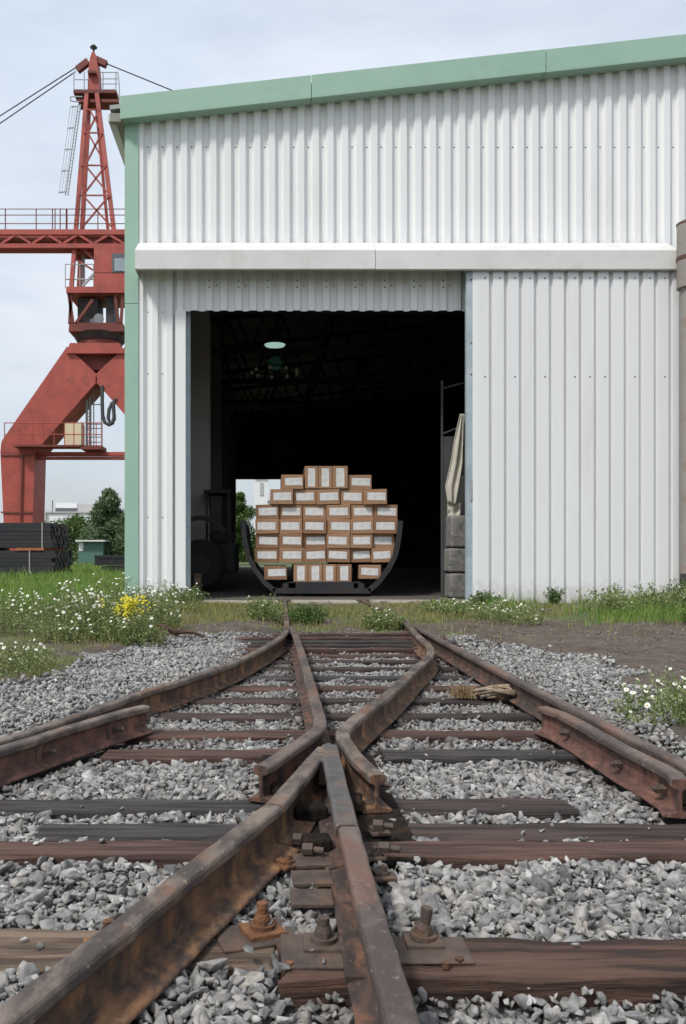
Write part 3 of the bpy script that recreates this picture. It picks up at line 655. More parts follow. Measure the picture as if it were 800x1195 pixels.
def scatter_rocks(name, pts, size, dirt, protos, label):
    n=len(pts); which=np.random.randint(0,len(protos),n); Vs=[];Fs=[];D=[];o=0
    Rm=rotmats(n)
    for k,(pv,pf) in enumerate(protos):
        I=np.where(which==k)[0]
        if not len(I): continue
        v=np.einsum('nij,vj->nvi',Rm[I],pv)*size[I][:,None,None]; v[:,:,2]*=.85; v+=pts[I][:,None,:]
        f=pf[None]+ (np.arange(len(I))*len(pv))[:,None,None]+o
        Vs.append(v.reshape(-1,3)); Fs.append(f.reshape(-1,3)); D.append(np.repeat(dirt[I],len(pv))); o+=len(I)*len(pv)
    ob=np_mesh(name,np.concatenate(Vs),np.concatenate(Fs),M['stone'],attr={'dirt':np.concatenate(D)})
    tag(ob,label,'ballast',kind='stuff'); return ob
def rock_points(y0,y1,spacing,smean,layers):
    P=[];S=[]
    for l in range(layers):
        nyy=int((y1-y0)/spacing); gy=np.linspace(y0,y1,nyy)
        for y in gy:
            xa=max(-.33*y-.9,float(interp(y,XL))-.3); xb=min(.51*y+.9,float(interp(y,XR))+.3)
            n=int((xb-xa)/spacing)
            if n<1: continue
            x=xa+np.arange(n)*spacing+np.random.uniform(-.6,.6,n)*spacing; yy_=y+np.random.uniform(-.6,.6,n)*spacing
            s=np.clip(np.random.lognormal(math.log(smean),.38,n),.010,.048)
            P.append(np.stack([x,yy_,-.205+.012*l+.018*hnoise(x,yy_,4,3)+np.random.uniform(-.012,.010,n)],-1)); S.append(s)
    P=np.concatenate(P);S=np.concatenate(S)
    bmk=ballast_mask(P[:,0],P[:,1])
    rd=rail_dist(P[:,:2])
    # banked up outside the rails
    outside=np.maximum(sstep(0,.5,P[:,0]-1.95), sstep(0,.5,-(P[:,0]-np.interp(P[:,1],[1.9,3.1,4.375,5.58,6.9,8.6,9.8,11],[-2.4,-1.75,-1.22,-.83,-.35,.04,.2,.27]))-.12))
    P[:,2]+=outside*.075
    edge=sstep(.35,-.05,bmk); P[:,2]+=edge*.06
    P[:,2]-=.05*sstep(2.16,2.08,P[:,1])*(P[:,0]>0)
    keep=(np.random.rand(len(P))<sstep(-.16,.16,bmk))&(rd>.055)
    keep&= ~((rd<.08)&(P[:,2]>-.19))
    for (a,b_,y,wd,top) in SLP:
        ins=(P[:,0]>a-.01)&(P[:,0]<b_+.01)&(np.abs(P[:,1]-y)<wd/2+S*.45)
        hit=ins&(outside<.4); stay=hit&(np.random.rand(len(P))<.008)&(S<.02)&~((P[:,0]>-.2)&(P[:,0]<.55)&(P[:,1]<2.6)); P[stay,2]=top+S[stay]*.5
        keep&= ~hit|stay
    # nothing in the frog's throat
    fr=(P[:,1]>2.95)&(P[:,1]<4.5)&(P[:,0]>np.interp(P[:,1],[2.95,4.05,4.5],[0.02,.1,.3]))&(P[:,0]<.45)&(np.random.rand(len(P))<.93)
    keep&=~fr
    P=P[keep];S=S[keep];rd=rd[keep];out_=outside[keep]
    d=np.clip(1.25-rd/.20,0,.95)*(1-out_*.85)*np.random.uniform(.35,1.1,len(P))*np.where(P[:,1]<4,.6,1)
    sp=hnoise(P[:,0],P[:,1],2.6,7); d=np.maximum(d,np.clip((sp-.1)*1.6,0,.9)*np.random.rand(len(P))**.5*(P[:,1]>4.2)*(rd<.5)*(1-out_)); d=np.maximum(d,.25*np.random.rand(len(P))*(P[:,1]>4.2)*(1-out_))
    d=np.maximum(d,.25*np.random.rand(len(P))*(rd<.3)); 
    return P,S,np.clip(d,0,.9)
pr_near=rock_protos(30,11,True,1); pr_far=rock_protos(26,11,False,2)
P,S,D=rock_points(1.25,4.3,.027,.0178,3); D=np.maximum(D,.10); scatter_rocks('ballast',P,S,D,pr_near,'loose grey crushed stone between the nearest sleepers')
P,S,D=rock_points(4.3,11.2,.031,.0180,2); scatter_rocks('ballast',P,S,D,pr_far,'grey crushed stone bed beyond the frog up to the weeds')
n=19000; px_=np.random.uniform(-4,8,n); py_=np.random.uniform(4.6,16,n); k=(ballast_mask(px_,py_)<.05)&((hnoise(px_,py_,1.9,4)+np.random.normal(0,.35,n)>.15)|((px_>4.3)&(px_<6.4)&(py_>14.2)))&~((px_>-1.75)&(px_<3.95)&(py_>16))
px_,py_=px_[k],py_[k]; n=len(px_); scatter_rocks('pebbles',np.stack([px_,py_,ground_z(px_,py_)],-1),np.random.lognormal(math.log(.0105),.5,n),np.clip(np.random.uniform(.1,1.0,n)-.6*((px_>4.3)&(px_<6.4)&(py_>14.2)),0,.85),pr_far,'scattered pebbles on the bare dirt either side of the ballast')
# some larger single stones
spots=[(-.755,2.84,.045),(-.63,2.9,.035),(.04,2.17,.018),(.005,2.42,.02),(-.045,2.25,.021),(.12,2.25,.014),(.15,2.2,.013),(.48,2.95,.035),(.95,2.83,.045),(.72,2.9,.04),(1.08,2.0,.05),(1.25,2.02,.05),(.86,2.0,.03),(.02,4.1,.03),(-.1,4.75,.04),(.66,4.1,.03),(.8,4.05,.028)]
for i,(x,y,s) in enumerate(spots):
    pv,pf=pr_near[i%26]; z=-.17 if y>2.6 or y<2.1 else -.135
    V=pv*s*np.array([1,.8,.8])+np.array([x,y,z])
    o=np_mesh('stone',V,pf,M['stone'],base=(x,y,z)); o.rotation_euler=(0,0,i*1.3)
    tag(o,'larger loose grey stone lying by the near rails','stone','larger loose stones')

# ------------------------------------------------------------------ cart with boxes
CY=17.9
def cp(px,py,d=CY): return ((px-VX)*d/F, CAMZ-(py-VY)*d/F)
cart=thing('rail_wagon',(1.2,CY,0),'dark cradle sided rail wagon loaded with cardboard boxes just inside the doorway','rail wagon')
side_pts=[(283,608),(285,628),(289,648),(297,664),(309,680),(320,689)]
def cradle(y0,k):
    L_=[Vector((cp(px,py)[0],y0,cp(px,py)[1])) for px,py in side_pts]
    cx=1.2; 
    for s_ in (0,1):
        pts=[(p.x if s_==0 else 2*1.155-p.x,p.y,p.z) for p in L_]
        if s_==1: pts=[(x,y,z) for x,y,z in pts]
        mb=MB()
        for a,b_ in zip(pts[:-1],pts[1:]): mb.beam(a,b_,.10,.10); 
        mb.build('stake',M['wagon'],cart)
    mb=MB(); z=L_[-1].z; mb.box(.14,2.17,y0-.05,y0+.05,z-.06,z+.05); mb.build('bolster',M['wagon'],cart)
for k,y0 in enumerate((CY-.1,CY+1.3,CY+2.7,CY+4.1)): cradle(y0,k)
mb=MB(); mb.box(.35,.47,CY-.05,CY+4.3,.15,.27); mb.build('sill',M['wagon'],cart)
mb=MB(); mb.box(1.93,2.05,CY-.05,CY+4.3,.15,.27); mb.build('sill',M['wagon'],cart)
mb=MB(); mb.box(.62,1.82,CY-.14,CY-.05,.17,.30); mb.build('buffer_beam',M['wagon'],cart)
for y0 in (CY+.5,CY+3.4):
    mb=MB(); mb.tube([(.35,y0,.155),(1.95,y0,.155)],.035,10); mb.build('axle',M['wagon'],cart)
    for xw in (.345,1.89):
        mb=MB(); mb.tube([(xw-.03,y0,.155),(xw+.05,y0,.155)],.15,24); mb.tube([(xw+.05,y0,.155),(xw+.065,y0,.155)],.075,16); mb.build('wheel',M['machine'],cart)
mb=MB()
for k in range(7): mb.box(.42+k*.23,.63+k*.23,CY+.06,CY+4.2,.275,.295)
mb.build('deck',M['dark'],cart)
rows=[ # (px ranges, y0,y1, upright)
 ([(302,363.5),(365,430),(431.5,502)],55,160,True,'top row'),
 ([(192,295),(505,615)],96,163,False,'beside the top row'),
 ([(140,246),(249,354),(356,465),(467,575),(577,685)],164,234,False,'second row'),
 ([(74,181),(183,292),(294,402),(404,515),(517,623),(625,736)],235,303,False,'third row'),
 ([(72,181),(183,291),(293,402),(404,514),(516,622),(624,734)],303,371,False,'fourth row'),
 ([(72,180),(182,290),(292,401),(403,512),(514,615),(617,722)],371,439,False,'fifth row'),
 ([(66,179),(181,290),(292,401),(403,512),(514,612),(614,716)],439,505,False,'sixth row'),
 ([(112,218)],522,586,False,'bottom row'),([(250,315),(317,383),(385,447),(449,520)],514,616,True,'bottom row'),([(555,658)],517,582,False,'bottom row')]
wordn=['first','second','third','fourth','fifth','sixth']
for ri,(cols,y0,y1,upr,rn) in enumerate(rows):
    for ci,(a,b_) in enumerate(cols):
        x0,z1=cp(280+a/4+random.uniform(-.15,.15),530+y0/4); x1,z0=cp(280+b_/4,530+y1/4); yo=random.uniform(-.05,.06)
        if rn=='bottom row': z0=max(z0,.30)
        if upr is False and ri==2: pass
        mb=MB(); yb=CY+yo
        mb.box(x0,x1,yb,yb+1.1,z0,z1-.001,0)
        zm=(z0+z1)/2
        if rn=='top row': which='left','middle','right'; lb=f'upright cardboard box, {which[ci]} of the three on top of the wagon load'
        elif rn=='beside the top row': lb=f'cardboard box just {"left" if ci==0 else "right"} of the three upright boxes on top of the load'
        elif upr: lb=f'upright cardboard box in the bottom row, {wordn[ci]} upright one from the left'
        elif rn=='bottom row': lb=f'single low cardboard box at the bottom {"left" if ri==7 else "right"} of the wagon load'
        else: lb=f'cardboard box, {wordn[ci]} from the left in the {rn} of the wagon load'
        o=mb.build('cardboard_box',M['card' if random.random()<.7 else 'card2'],org=((x0+x1)/2,yb,z0)); tag(o,lb,'cardboard box','boxes loaded on the rail wagon')
        if not upr: o.rotation_euler=(0,R(random.uniform(-1.5,1.5)),0)
        bv=o.modifiers.new('bevel','BEVEL'); bv.width=.006; bv.segments=2
        # taped flap seams and label
        wX,wZ=x1-x0,z1-z0; l=MB()
        if upr: lx0,lx1,lz0,lz1=x0+wX*.24,x1-wX*.22,z0+wZ*.08,z1-wZ*.1
        else: 
            sx=random.uniform(-.05,.05)*wX; lx0,lx1,lz0,lz1=x0+wX*.13+sx,x1-wX*.09+sx,z0+wZ*.26,z1-wZ*.22
        tl=random.uniform(-.045,.045)*(1 if not upr else 0)
        cx,cz=(lx0+lx1)/2,(lz0+lz1)/2
        rot=lambda x,z:(cx+(x-cx)*math.cos(tl)-(z-cz)*math.sin(tl), yb-.003, cz+(x-cx)*math.sin(tl)+(z-cz)*math.cos(tl))
        l.add([rot(lx0,lz0),rot(lx1,lz0),rot(lx1,lz1),rot(lx0,lz1)],[(0,1,2,3)])
        if False:
            for q in range(3):
                zz=lz0+(lz1-lz0)*(.25+.22*q); xa=lx0+(lx1-lx0)*random.uniform(.45,.6); 
                P=[rot(xa,zz),rot(xa+(lx1-lx0)*random.uniform(.1,.3),zz),]
                P=[(P[0][0],yb-.005,P[0][2]),(P[1][0],yb-.005,P[1][2]),(P[1][0],yb-.005,P[1][2]+.012),(P[0][0],yb-.005,P[0][2]+.012)]; l.add(P,[(0,1,2,3)],1)
        l.build('paper_label',[M['paper'],M['print']],o)
# ------------------------------------------------------------------ lamps in the hall
def emis(name,c,s):
    m,t,b=new_mat(name); b.inputs['Emission Color'].default_value=(*c,1); b.inputs['Emission Strength'].default_value=s; b.inputs['Base Color'].default_value=(*c,1); return m
lp=W(320.5,403,22.4)
lt=thing('pendant_lamp',(lp.x,lp.y,lp.z-.05),'lit pale green industrial lamp hanging high inside the dark hall','lamp')
mb=MB(); mb.tube([(lp.x,lp.y,lp.z+.02),(lp.x,lp.y,lp.z+.14),(lp.x,lp.y,lp.z+.34),(lp.x,lp.y,lp.z+.5)],[.29,.24,.10,.09],20); mb.build('lamp_shade',M['machine'],lt)
mb=MB(); mb.tube([(lp.x,lp.y,lp.z+.018),(lp.x,lp.y,lp.z-.02),(lp.x,lp.y,lp.z-.045)],[.275,.25,.12],24); mb.build('diffuser',emis('lamp_glow',(.42,.66,.56),.5),lt)
mb=MB(); mb.tube([(lp.x,lp.y,lp.z+.5),(lp.x,lp.y,roofz(lp.x)-.2)],.015,6); mb.build('cord',M['cable'],lt)
lp=W(320.5,424,26.5)
lt=thing('pendant_lamp',(lp.x,lp.y,lp.z-.3),'dim green domed lamp with a ragged ring of pale bulbs below the lit lamp','lamp')
mb=MB(); mb.tube([(lp.x,lp.y,lp.z+.19),(lp.x,lp.y,lp.z+.12),(lp.x,lp.y,lp.z-.02),(lp.x,lp.y,lp.z-.16)],[.10,.18,.24,.20],22); mb.build('lamp_shade',emis('green_dome',(.012,.04,.028),.18),lt)
for k in range(9):
    a=k*2*math.pi/9+.3; xx=lp.x+.72*math.cos(a); y_=lp.y+.72*math.sin(a); mb=MB()
    mb.tube([(xx,y_,lp.z-.33),(xx,y_,lp.z-.27),(xx,y_,lp.z-.22)],[.03,.06,.02],8); mb.build('bulb',emis('bulb_dim',(.14,.12,.07),.10),lt)
mb=MB(); 
for k in range(18):
    a=k*math.pi/9; b2=(k+1)*math.pi/9; mb.beam((lp.x+.72*math.cos(a),lp.y+.72*math.sin(a),lp.z-.2),(lp.x+.72*math.cos(b2),lp.y+.72*math.sin(b2),lp.z-.2),.03,.03)
for k in range(3):
    a=k*2*math.pi/3; mb.beam((lp.x,lp.y,lp.z+.1),(lp.x+.72*math.cos(a),lp.y+.72*math.sin(a),lp.z-.2),.025,.025)
mb.build('ring',M['machine'],lt)
mb=MB(); mb.tube([(lp.x,lp.y,lp.z+.18),(lp.x,lp.y,roofz(lp.x)-.2)],.015,6); mb.build('cord',M['cable'],lt)
# ------------------------------------------------------------------ things standing in the hall
rk=thing('storage_rack',(3.75,17.6,0),'dark upright rack with thin post just inside the right side of the doorway','rack')
mb=MB(); mb.box(3.60,3.64,17.6,17.64,0,4.45); mb.build('post',M['intwall'],rk)
mb=MB(); mb.box(4.6,4.64,17.6,17.64,0,4.45); mb.build('post',M['intwall'],rk)
mb=MB(); mb.beam((3.62,17.6,4.28),(4.62,17.6,4.55),.03,.03); mb.beam((3.62,17.6,3.35),(4.62,17.6,3.75),.03,.03); mb.build('brace',M['intwall'],rk)
mb=MB(); mb.box(3.645,4.55,17.61,17.63,0,3.3); mb.build('back_board',M['intwall'],rk)
# hanging cloth with folds
def cloth(name,outline_l,outline_r,y,folds,mt,label,cat,amp=.03,parent=None):
    n=26;mm=16;V=[];F_=[]
    for i in range(n+1):
        t_=i/n; zz=outline_l[0][1]+(outline_l[-1][1]-outline_l[0][1])*t_
        zl=[p[1] for p in outline_l][::-1]; xl=np.interp(zz,zl,[p[0] for p in outline_l][::-1]); xr=np.interp(zz,[p[1] for p in outline_r][::-1],[p[0] for p in outline_r][::-1])
        for j in range(mm+1):
            s=j/mm; V.append((xl+(xr-xl)*s, y+amp*math.sin(s*folds*math.pi+t_*1.1)+.01*math.sin(t_*9+s*4), zz+.03*math.sin(s*7)*t_))
    for i in range(n):
        for j in range(mm): a=i*(mm+1)+j; F_.append((a,a+mm+1,a+mm+2,a+1))
    mb=MB(); mb.add(V,F_,0,True); o=mb.build(name,mt,org=(V[0][0],y,V[-1][2])); sol=o.modifiers.new('thick','SOLIDIFY'); sol.thickness=.012; tag(o,label,cat); return o
dc=17.2
def q(px,py): return ((px-VX)*dc/F, CAMZ-(py-VY)*dc/F)
cloth('hanging_cloth',[q(537,483),q(531,510),q(526,540),q(520,568),q(523,588)],[q(540,483),q(540,510),q(539,540),q(535,565),q(531,588)],dc,3,M['cloth'],'long off-white cloth hanging with pointed top inside the right doorway','cloth')
cloth('hanging_cloth',[q(523,587),q(523,603)],[q(538,587),q(537,604)],dc+.06,3,M['cloth'],'short pale cloth end hanging just below the long off-white cloth','cloth',.015)
cloth('hanging_tarpaulin',[q(541,482),q(540,555)],[q(552,482),q(552,555)],dc+.1,4,M['drab'],'grey tarpaulin strip hanging between the long cloth and the sliding door','tarpaulin')
for k,(a,b_,z0,z1,lb) in enumerate([(3.70,4.15,1.02,1.66,'topmost grey sack of the stack inside the right doorway'),(3.66,4.15,.52,1.0,'middle grey sack of the stack inside the right doorway'),(3.68,4.15,.0,.50,'lowest bluish grey sack of the stack inside the right doorway')]):
    mb=MB(); mb.box(a,b_,dc-.1,dc+.5,z0,z1); o=mb.build('sack',M['drab'],org=((a+b_)/2,dc+.2,z0)); bv=o.modifiers.new('bevel','BEVEL'); bv.width=.05; bv.segments=3; tag(o,lb,'sack')
    ss=o.modifiers.new('sub','SUBSURF'); ss.levels=1; ss.render_levels=2
    dm=o.modifiers.new('disp','DISPLACE'); tx=bpy.data.textures.new('crumple','CLOUDS'); tx.noise_scale=.3; dm.texture=tx; dm.strength=.05
# dark tractor on the left
tr=thing('tractor',(-1.25,20,0),'dark parked machine with curved grey fender and big wheel inside the left of the doorway','tractor')
mb=MB()
for k in range(12):
    a0=R(178-k*12); a1=R(178-(k+1)*12); c=(-1.55,1.0); r=.78
    mb.add([(c[0]+r*math.cos(a0),19.9,c[1]+r*math.sin(a0)),(c[0]+r*math.cos(a1),19.9,c[1]+r*math.sin(a1)),(c[0]+r*math.cos(a1),20.4,c[1]+r*math.sin(a1)),(c[0]+r*math.cos(a0),20.4,c[1]+r*math.sin(a0)),
            (c[0]+(r-.12)*math.cos(a0),19.9,c[1]+(r-.12)*math.sin(a0)),(c[0]+(r-.12)*math.cos(a1),19.9,c[1]+(r-.12)*math.sin(a1))],[(0,3,2,1),(4,0,1,5)])
mb.build('fender',M['dark'],tr)
mb=MB(); mb.tube([(-1.55,19.95,.62),(-1.55,20.0,.62),(-1.55,20.3,.62),(-1.55,20.35,.62)],[.5,.6,.6,.5],28); wh_=mb.build('wheel',M['rubber'],tr)
mb=MB(); mb.tube([(-1.55,19.93,.62),(-1.55,20.37,.62)],.26,20); mb.build('rim',M['dark'],wh_)
mb=MB(); mb.box(-1.5,-.72,20.5,23,.4,1.15); mb.box(-1.4,-.82,21.8,23,1.15,1.5); mb.build('body',M['dark'],tr,bevel=.08)
mb=MB(); mb.box(-1.5,-.85,20.6,21.7,2.35,2.43); [mb.box(x,x+.05,y,y+.05,1.15,2.35) for x in (-1.45,-.92) for y in (20.65,21.6)]; mb.build('cab_frame',M['dark'],tr)
mb=MB(); mb.box(-1.45,-1.33,17.3,17.7,0,.45); mb.box(-1.46,-1.32,17.28,17.72,.45,.48); o=mb.build('wooden_crate',M['timber2'],org=(-1.39,17.5,0)); tag(o,'small wooden crate at the foot of the left door jamb','crate')

# ------------------------------------------------------------------ pipe at the right edge
pp=W(806,300,16.0)
pt=thing('vent_pipe',(pp.x+.05,16.0,-.05),'grey standing pipe with rusty collars at the right picture edge','pipe')
mb=MB(); mb.tube([(pp.x,16,5.85),(pp.x,16,6.4),(pp.x,16,7.02)],.245,28); mb.build('hood',M['pipe'],pt)
mb=MB(); mb.tube([(pp.x,16,7.02),(pp.x,16,7.06),(pp.x,16,7.11)],[.25,.255,.15],28); mb.build('cap',M['rustband'],pt)
mb=MB(); mb.tube([(pp.x,16,6.36),(pp.x,16,6.43)],.255,28); mb.build('collar',M['rustband'],pt)
mb=MB(); mb.tube([(pp.x+.03,16,-.1),(pp.x+.03,16,6.36)],.205,28); mb.build('shaft',M['pipe'],pt)
mb=MB(); mb.tube([(pp.x+.03,16,.12),(pp.x+.03,16,.52)],.215,28); mb.build('collar',M['machine'],pt)

# ------------------------------------------------------------------ portal crane, 60 m away
CD=60.0
def K(px,py,d=CD): p=W(px,py,d); return (p.x,d,p.z)
def Kx(px): return (px-VX)*CD/F
def Kz(py): return CAMZ-(py-VY)*CD/F
def Tx(px): return (px-VX)*(CD+1.2)/F
def Tz(py): return CAMZ-(py-VY)*(CD+1.2)/F
cr_=thing('portal_crane',(Kx(112),CD+1.5,-.05),'tall rusty red harbour crane on splayed portal legs behind the timber bundles','crane')
CXP=112
for s_ in (0,1):
    mir=(lambda px: px) if s_==0 else (lambda px: 2*CXP-px)
    up=[(mir(78),404),(mir(112),436),(mir(113),445),(mir(45),522),(mir(40),528),(mir(0),528),(mir(1),518),(mir(2),514)]
    lo=[(mir(0),528),(mir(40),528),(mir(36),680),(mir(7),680)]
    mb=MB(); mb.prism([(Kx(a),Kz(c)) for a,c in (up if s_==0 else up[::-1])],CD,CD+3.2)
    lg=mb.build('portal_leg',M['crane'],cr_)
    mb=MB(); mb.prism([(Kx(a),Kz(c)) for a,c in (lo if s_==0 else lo[::-1])],CD+.02,CD+3.15); 
    mb.build('leg_foot',M['crane'],lg)
    mb=MB()
    for py in (531,598): mb.box(min(Kx(mir(1)),Kx(mir(40))),max(Kx(mir(1)),Kx(mir(40))),CD-.06,CD+.02,Kz(py+1),Kz(py-1))
    mb.beam((Kx(mir(26)),CD-.05,Kz(532)),(Kx(mir(24)),CD-.05,Kz(608)),.12,.12); mb.build('stiffener',M['cranedark'],lg)
def bar(mb,a,b_,w_=.3,d=CD,h_=None,d2=None): mb.beam(K(a[0],a[1],d),K(b_[0],b_[1],d if d2 is None else d2),w_,h_ or w_)
mb=MB(); mb.box(Kx(40),Kx(184),CD+.6,CD+1.2,Kz(530.5),Kz(526.2)); mb.box(Kx(40),Kx(184),CD+.7,CD+1.3,Kz(534.5),Kz(531.6)); mb.build('tie_beam',M['crane'],cr_)
# platform, railings, cabinet, ladder on the portal
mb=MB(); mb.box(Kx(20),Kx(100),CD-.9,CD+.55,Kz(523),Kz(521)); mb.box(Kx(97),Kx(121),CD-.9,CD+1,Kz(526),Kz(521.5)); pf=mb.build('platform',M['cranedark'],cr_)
mb=MB()
for px in (5,22,38,50,63,75,86,97,104,112,119): mb.tube([K(px,522,CD-.85),K(px,493,CD-.85)],.035,5)
for py in (493.5,507): mb.tube([K(5,py,CD-.85),K(119,py,CD-.85)],.035,5)
mb.build('railing',M['crane'],pf)
mb=MB(); mb.box(Kx(75),Kx(94),CD+.1,CD+1.3,Kz(520),Kz(493)); mb.build('cabinet',M['cream'],pf)
mb=MB()
for px in (101,105): mb.tube([K(px,445,CD+1.2),K(px,521,CD+1.2)],.10,6)
for py in range(450,520,4): mb.tube([K(101,py,CD+1.2),K(105,py,CD+1.2)],.03,5)
for px in (109,118): mb.tube([K(px,452,CD+1.0),K(px,522,CD+1.0)],.045,5)
for py in (456,472,495,500,510,516): mb.tube([K(101,py,CD+1.1),K(118,py,CD+1.1)],.04,5)
mb.build('ladder',M['galv'],cr_)
mb=MB(); P=[K(119,450),K(119,470),K(119.5,485),K(122,493),K(127,496),K(131,494),K(133,486),K(132,476),K(130,470),K(127,478),K(126,488),K(129,495),K(133,490),K(132,470),K(135,465)]
mb.tube(P,.13,8); mb.build('hose_loop',M['cable'],cr_)
# ring, turntable
cxm=Kx(112); cym=CD+1.6; 
def disc(mb,r,py0,py1,r2=None,n=28): mb.tube([(cxm,cym,Kz(py0)),(cxm,cym,Kz(py1))],[r,r2 or r],n)
mb=MB(); mb.prism([(Kx(78),Kz(413)),(Kx(146),Kz(413)),(Kx(139),Kz(401)),(Kx(82),Kz(401))],CD-.2,CD+3.4); mb.build('portal_head',M['crane'],cr_)
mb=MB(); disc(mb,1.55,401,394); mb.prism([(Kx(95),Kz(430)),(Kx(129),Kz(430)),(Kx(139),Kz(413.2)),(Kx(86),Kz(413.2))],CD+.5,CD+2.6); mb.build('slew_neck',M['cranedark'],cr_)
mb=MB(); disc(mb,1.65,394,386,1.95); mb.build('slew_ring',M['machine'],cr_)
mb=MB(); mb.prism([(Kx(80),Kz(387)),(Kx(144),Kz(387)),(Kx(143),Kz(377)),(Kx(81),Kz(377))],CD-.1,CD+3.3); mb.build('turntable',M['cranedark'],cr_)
mb=MB()
mb.box(Kx(88),Kx(112),CD+.6,CD+2.6,Kz(377),Kz(345)); mb.box(Kx(122),Kx(131),CD+.4,CD+2.6,Kz(377),Kz(345)); mb.box(Kx(84),Kx(96),CD+1.9,CD+2.8,Kz(377),Kz(360))
mb.build('machinery',M['machine'],cr_)
mb=MB(); mb.tube([K(115,372,CD+.2),K(115,372,CD+1.3)],.36,14); mb.tube([K(108,375,CD+.3),K(108,375,CD+1)],.2,14); mb.build('drum',M['galv'],cr_)
mb=MB()
for a,b_ in (((80,343),(85,378)),((83,343),(81,378)),((143,343),(141,378)),((134,343),(138,378)),((88,378),(108,350))): mb=MB(); bar(mb,a,b_,.2,CD); mb.build('strut',M['cranedark'],cr_)
mb=MB(); mb.box(Kx(78),Kx(152),CD-.3,CD+3.5,Kz(343),Kz(336)); mb.build('deck',M['crane'],cr_)
# cabin
mb=MB(); mb.box(Kx(110),Kx(151),CD-.2,CD+2.4,Kz(336),Kz(289)); cb=mb.build('cabin',M['crane'],cr_)
mb=MB(); mb.box(Kx(131),Kx(150),CD-.24,CD-.19,Kz(319),Kz(297)); wn=mb.build('window',M['fardark'],cb)
mb=MB(); mb.box(Kx(134),Kx(149),CD-.27,CD-.235,Kz(317.5),Kz(303)); mb.build('pane',M['glass'],wn)
mb=MB(); mb.box(Kx(110),Kx(151),CD-.215,CD-.2,Kz(319.5),Kz(318.8)); mb.build('seam',M['cranedark'],cb)
mb=MB()
for px in (76,93,109): mb.tube([K(px,336),K(px,308)],.035,5)
mb.tube([K(76,308.5),K(109,308.5)],.035,5); mb.tube([K(76,326),K(109,326)],.05,5); bar(mb,(96,334),(109,320),.15); mb.build('railing',M['galv'],cr_)
# mast: four tapering legs through the girder
mb=MB()
for (a,b_,d,d2,w_) in [((83,336),(101,110),CD,CD+1.1,.28),((141,336),(113,110),CD,CD+1.1,.3),((92,336),(104,112),CD+3.2,CD+2,.3),((132,336),(111,112),CD+3.2,CD+2,.2)]:
    mb.beam(K(a[0],a[1],d),K(b_[0],b_[1],d2),w_,w_)
mb.build('mast_legs',M['crane'],cr_)
def lerp_leg(py,side_): t_=(336-py)/226; return (83+(101-83)*t_) if side_==0 else (141+(113-141)*t_)
mb=MB()
for y0,y1 in ((268,228),(228,193),(193,155),(155,128)):
    dd=CD+1.1*(336-y0)/226; 
    for A,B,w_,d_ in (((lerp_leg(y0,0)+5,y0),(lerp_leg(y1,1),y1),.11,dd),((lerp_leg(y0,1),y0),(lerp_leg(y1,0)+5,y1),.11,dd),((lerp_leg(y1,0),y1),(lerp_leg(y1,1),y1),.09,dd),((lerp_leg(y1,0),y1),(lerp_leg(y1,1),y1),.07,dd+1.8)):
        mb=MB(); bar(mb,A,B,w_,d_); mb.build('brace',M['crane'],cr_)
for A,B,w_ in (((84,300),(108,315),.12),((88,283),(110,303),.14)): mb=MB(); bar(mb,A,B,w_,CD+.3); mb.build('brace',M['crane'],cr_)
mb=MB(); mb.box(Kx(89.5),Kx(93),CD+1.4,CD+1.7,Kz(336),Kz(290)); mb.build('hydraulic_post',M['galv'],cr_)
# long girder (counter-jib to the left, jib to the right behind the warehouse)
mb=MB()
x0,x1=Kx(-215),Kx(600)
for yy_ in (CD-.15,CD+.75):
    mb.box(x0,x1,yy_,yy_+.25,Kz(274.5),Kz(268.5)); mb.box(x0,x1,yy_,yy_+.25,Kz(290),Kz(285))
    k=0; px=-215
    while px<600: 
        mb.beam((Kx(px),yy_+.12,Kz(285)),(Kx(px+18),yy_+.12,Kz(274)),.16,.16); mb.beam((Kx(px+18),yy_+.12,Kz(274)),(Kx(px+36),yy_+.12,Kz(285)),.16,.16); px+=36
jb=mb.build('girder',M['crane'],cr_)
mb=MB(); mb.box(Kx(78),Kx(150),CD+.2,CD+3.1,Kz(285),Kz(274.8)); mb.box(x0,Kx(78),CD+.1,CD+.75,Kz(280),Kz(277)); mb.build('walkway',M['cranedark'],jb)
mb=MB()
for px in list(range(-210,150,36))+[61,64,77,70]: mb.tube([K(px,268,CD-.1),K(px,243.5,CD-.1)],.04,5)
for py in (244,251,261): mb.tube([K(-213,py,CD-.1),K(150,py,CD-.1)],.032,5)
mb.build('railing',M['cranedark'],jb)
# top platforms and head
mb=MB(); mb.box(Tx(86),Tx(136),CD+1.0,CD+2.2,Tz(110),Tz(106)); mb.box(Tx(91),Tx(138),CD+1.1,CD+2.2,Tz(120),Tz(116.5)); tp=mb.build('top_platform',M['cranedark'],cr_)
mb=MB()
for px in (86,98,120,135): mb.tube([K(px,106,CD+1),K(px,84,CD+1)],.04,5)
for py in (84.5,92,98): mb.tube([K(117,py),K(137,py)],.035,5)
for py in (93,): mb.tube([K(86,py),K(103,py)],.035,5)
mb.tube([K(137,84),K(139,100),K(139,118)],.04,5)
for a,b_ in (((82,113),(96,113)),((82,118),(92,119)),((82,113),(82,118))): mb.tube([K(*a),K(*b_)],.045,5)
mb.build('railing',M['galv'],tp)
mb=MB(); mb.prism([(Tx(102),Tz(106)),(Tx(115.5),Tz(106)),(Tx(114),Tz(80)),(Tx(112.5),Tz(66)),(Tx(110),Tz(60.5)),(Tx(107),Tz(60.5)),(Tx(104.5),Tz(68)),(Tx(102.5),Tz(84))],CD+1.2,CD+2.4); mh=mb.build('mast_head',M['crane'],cr_)
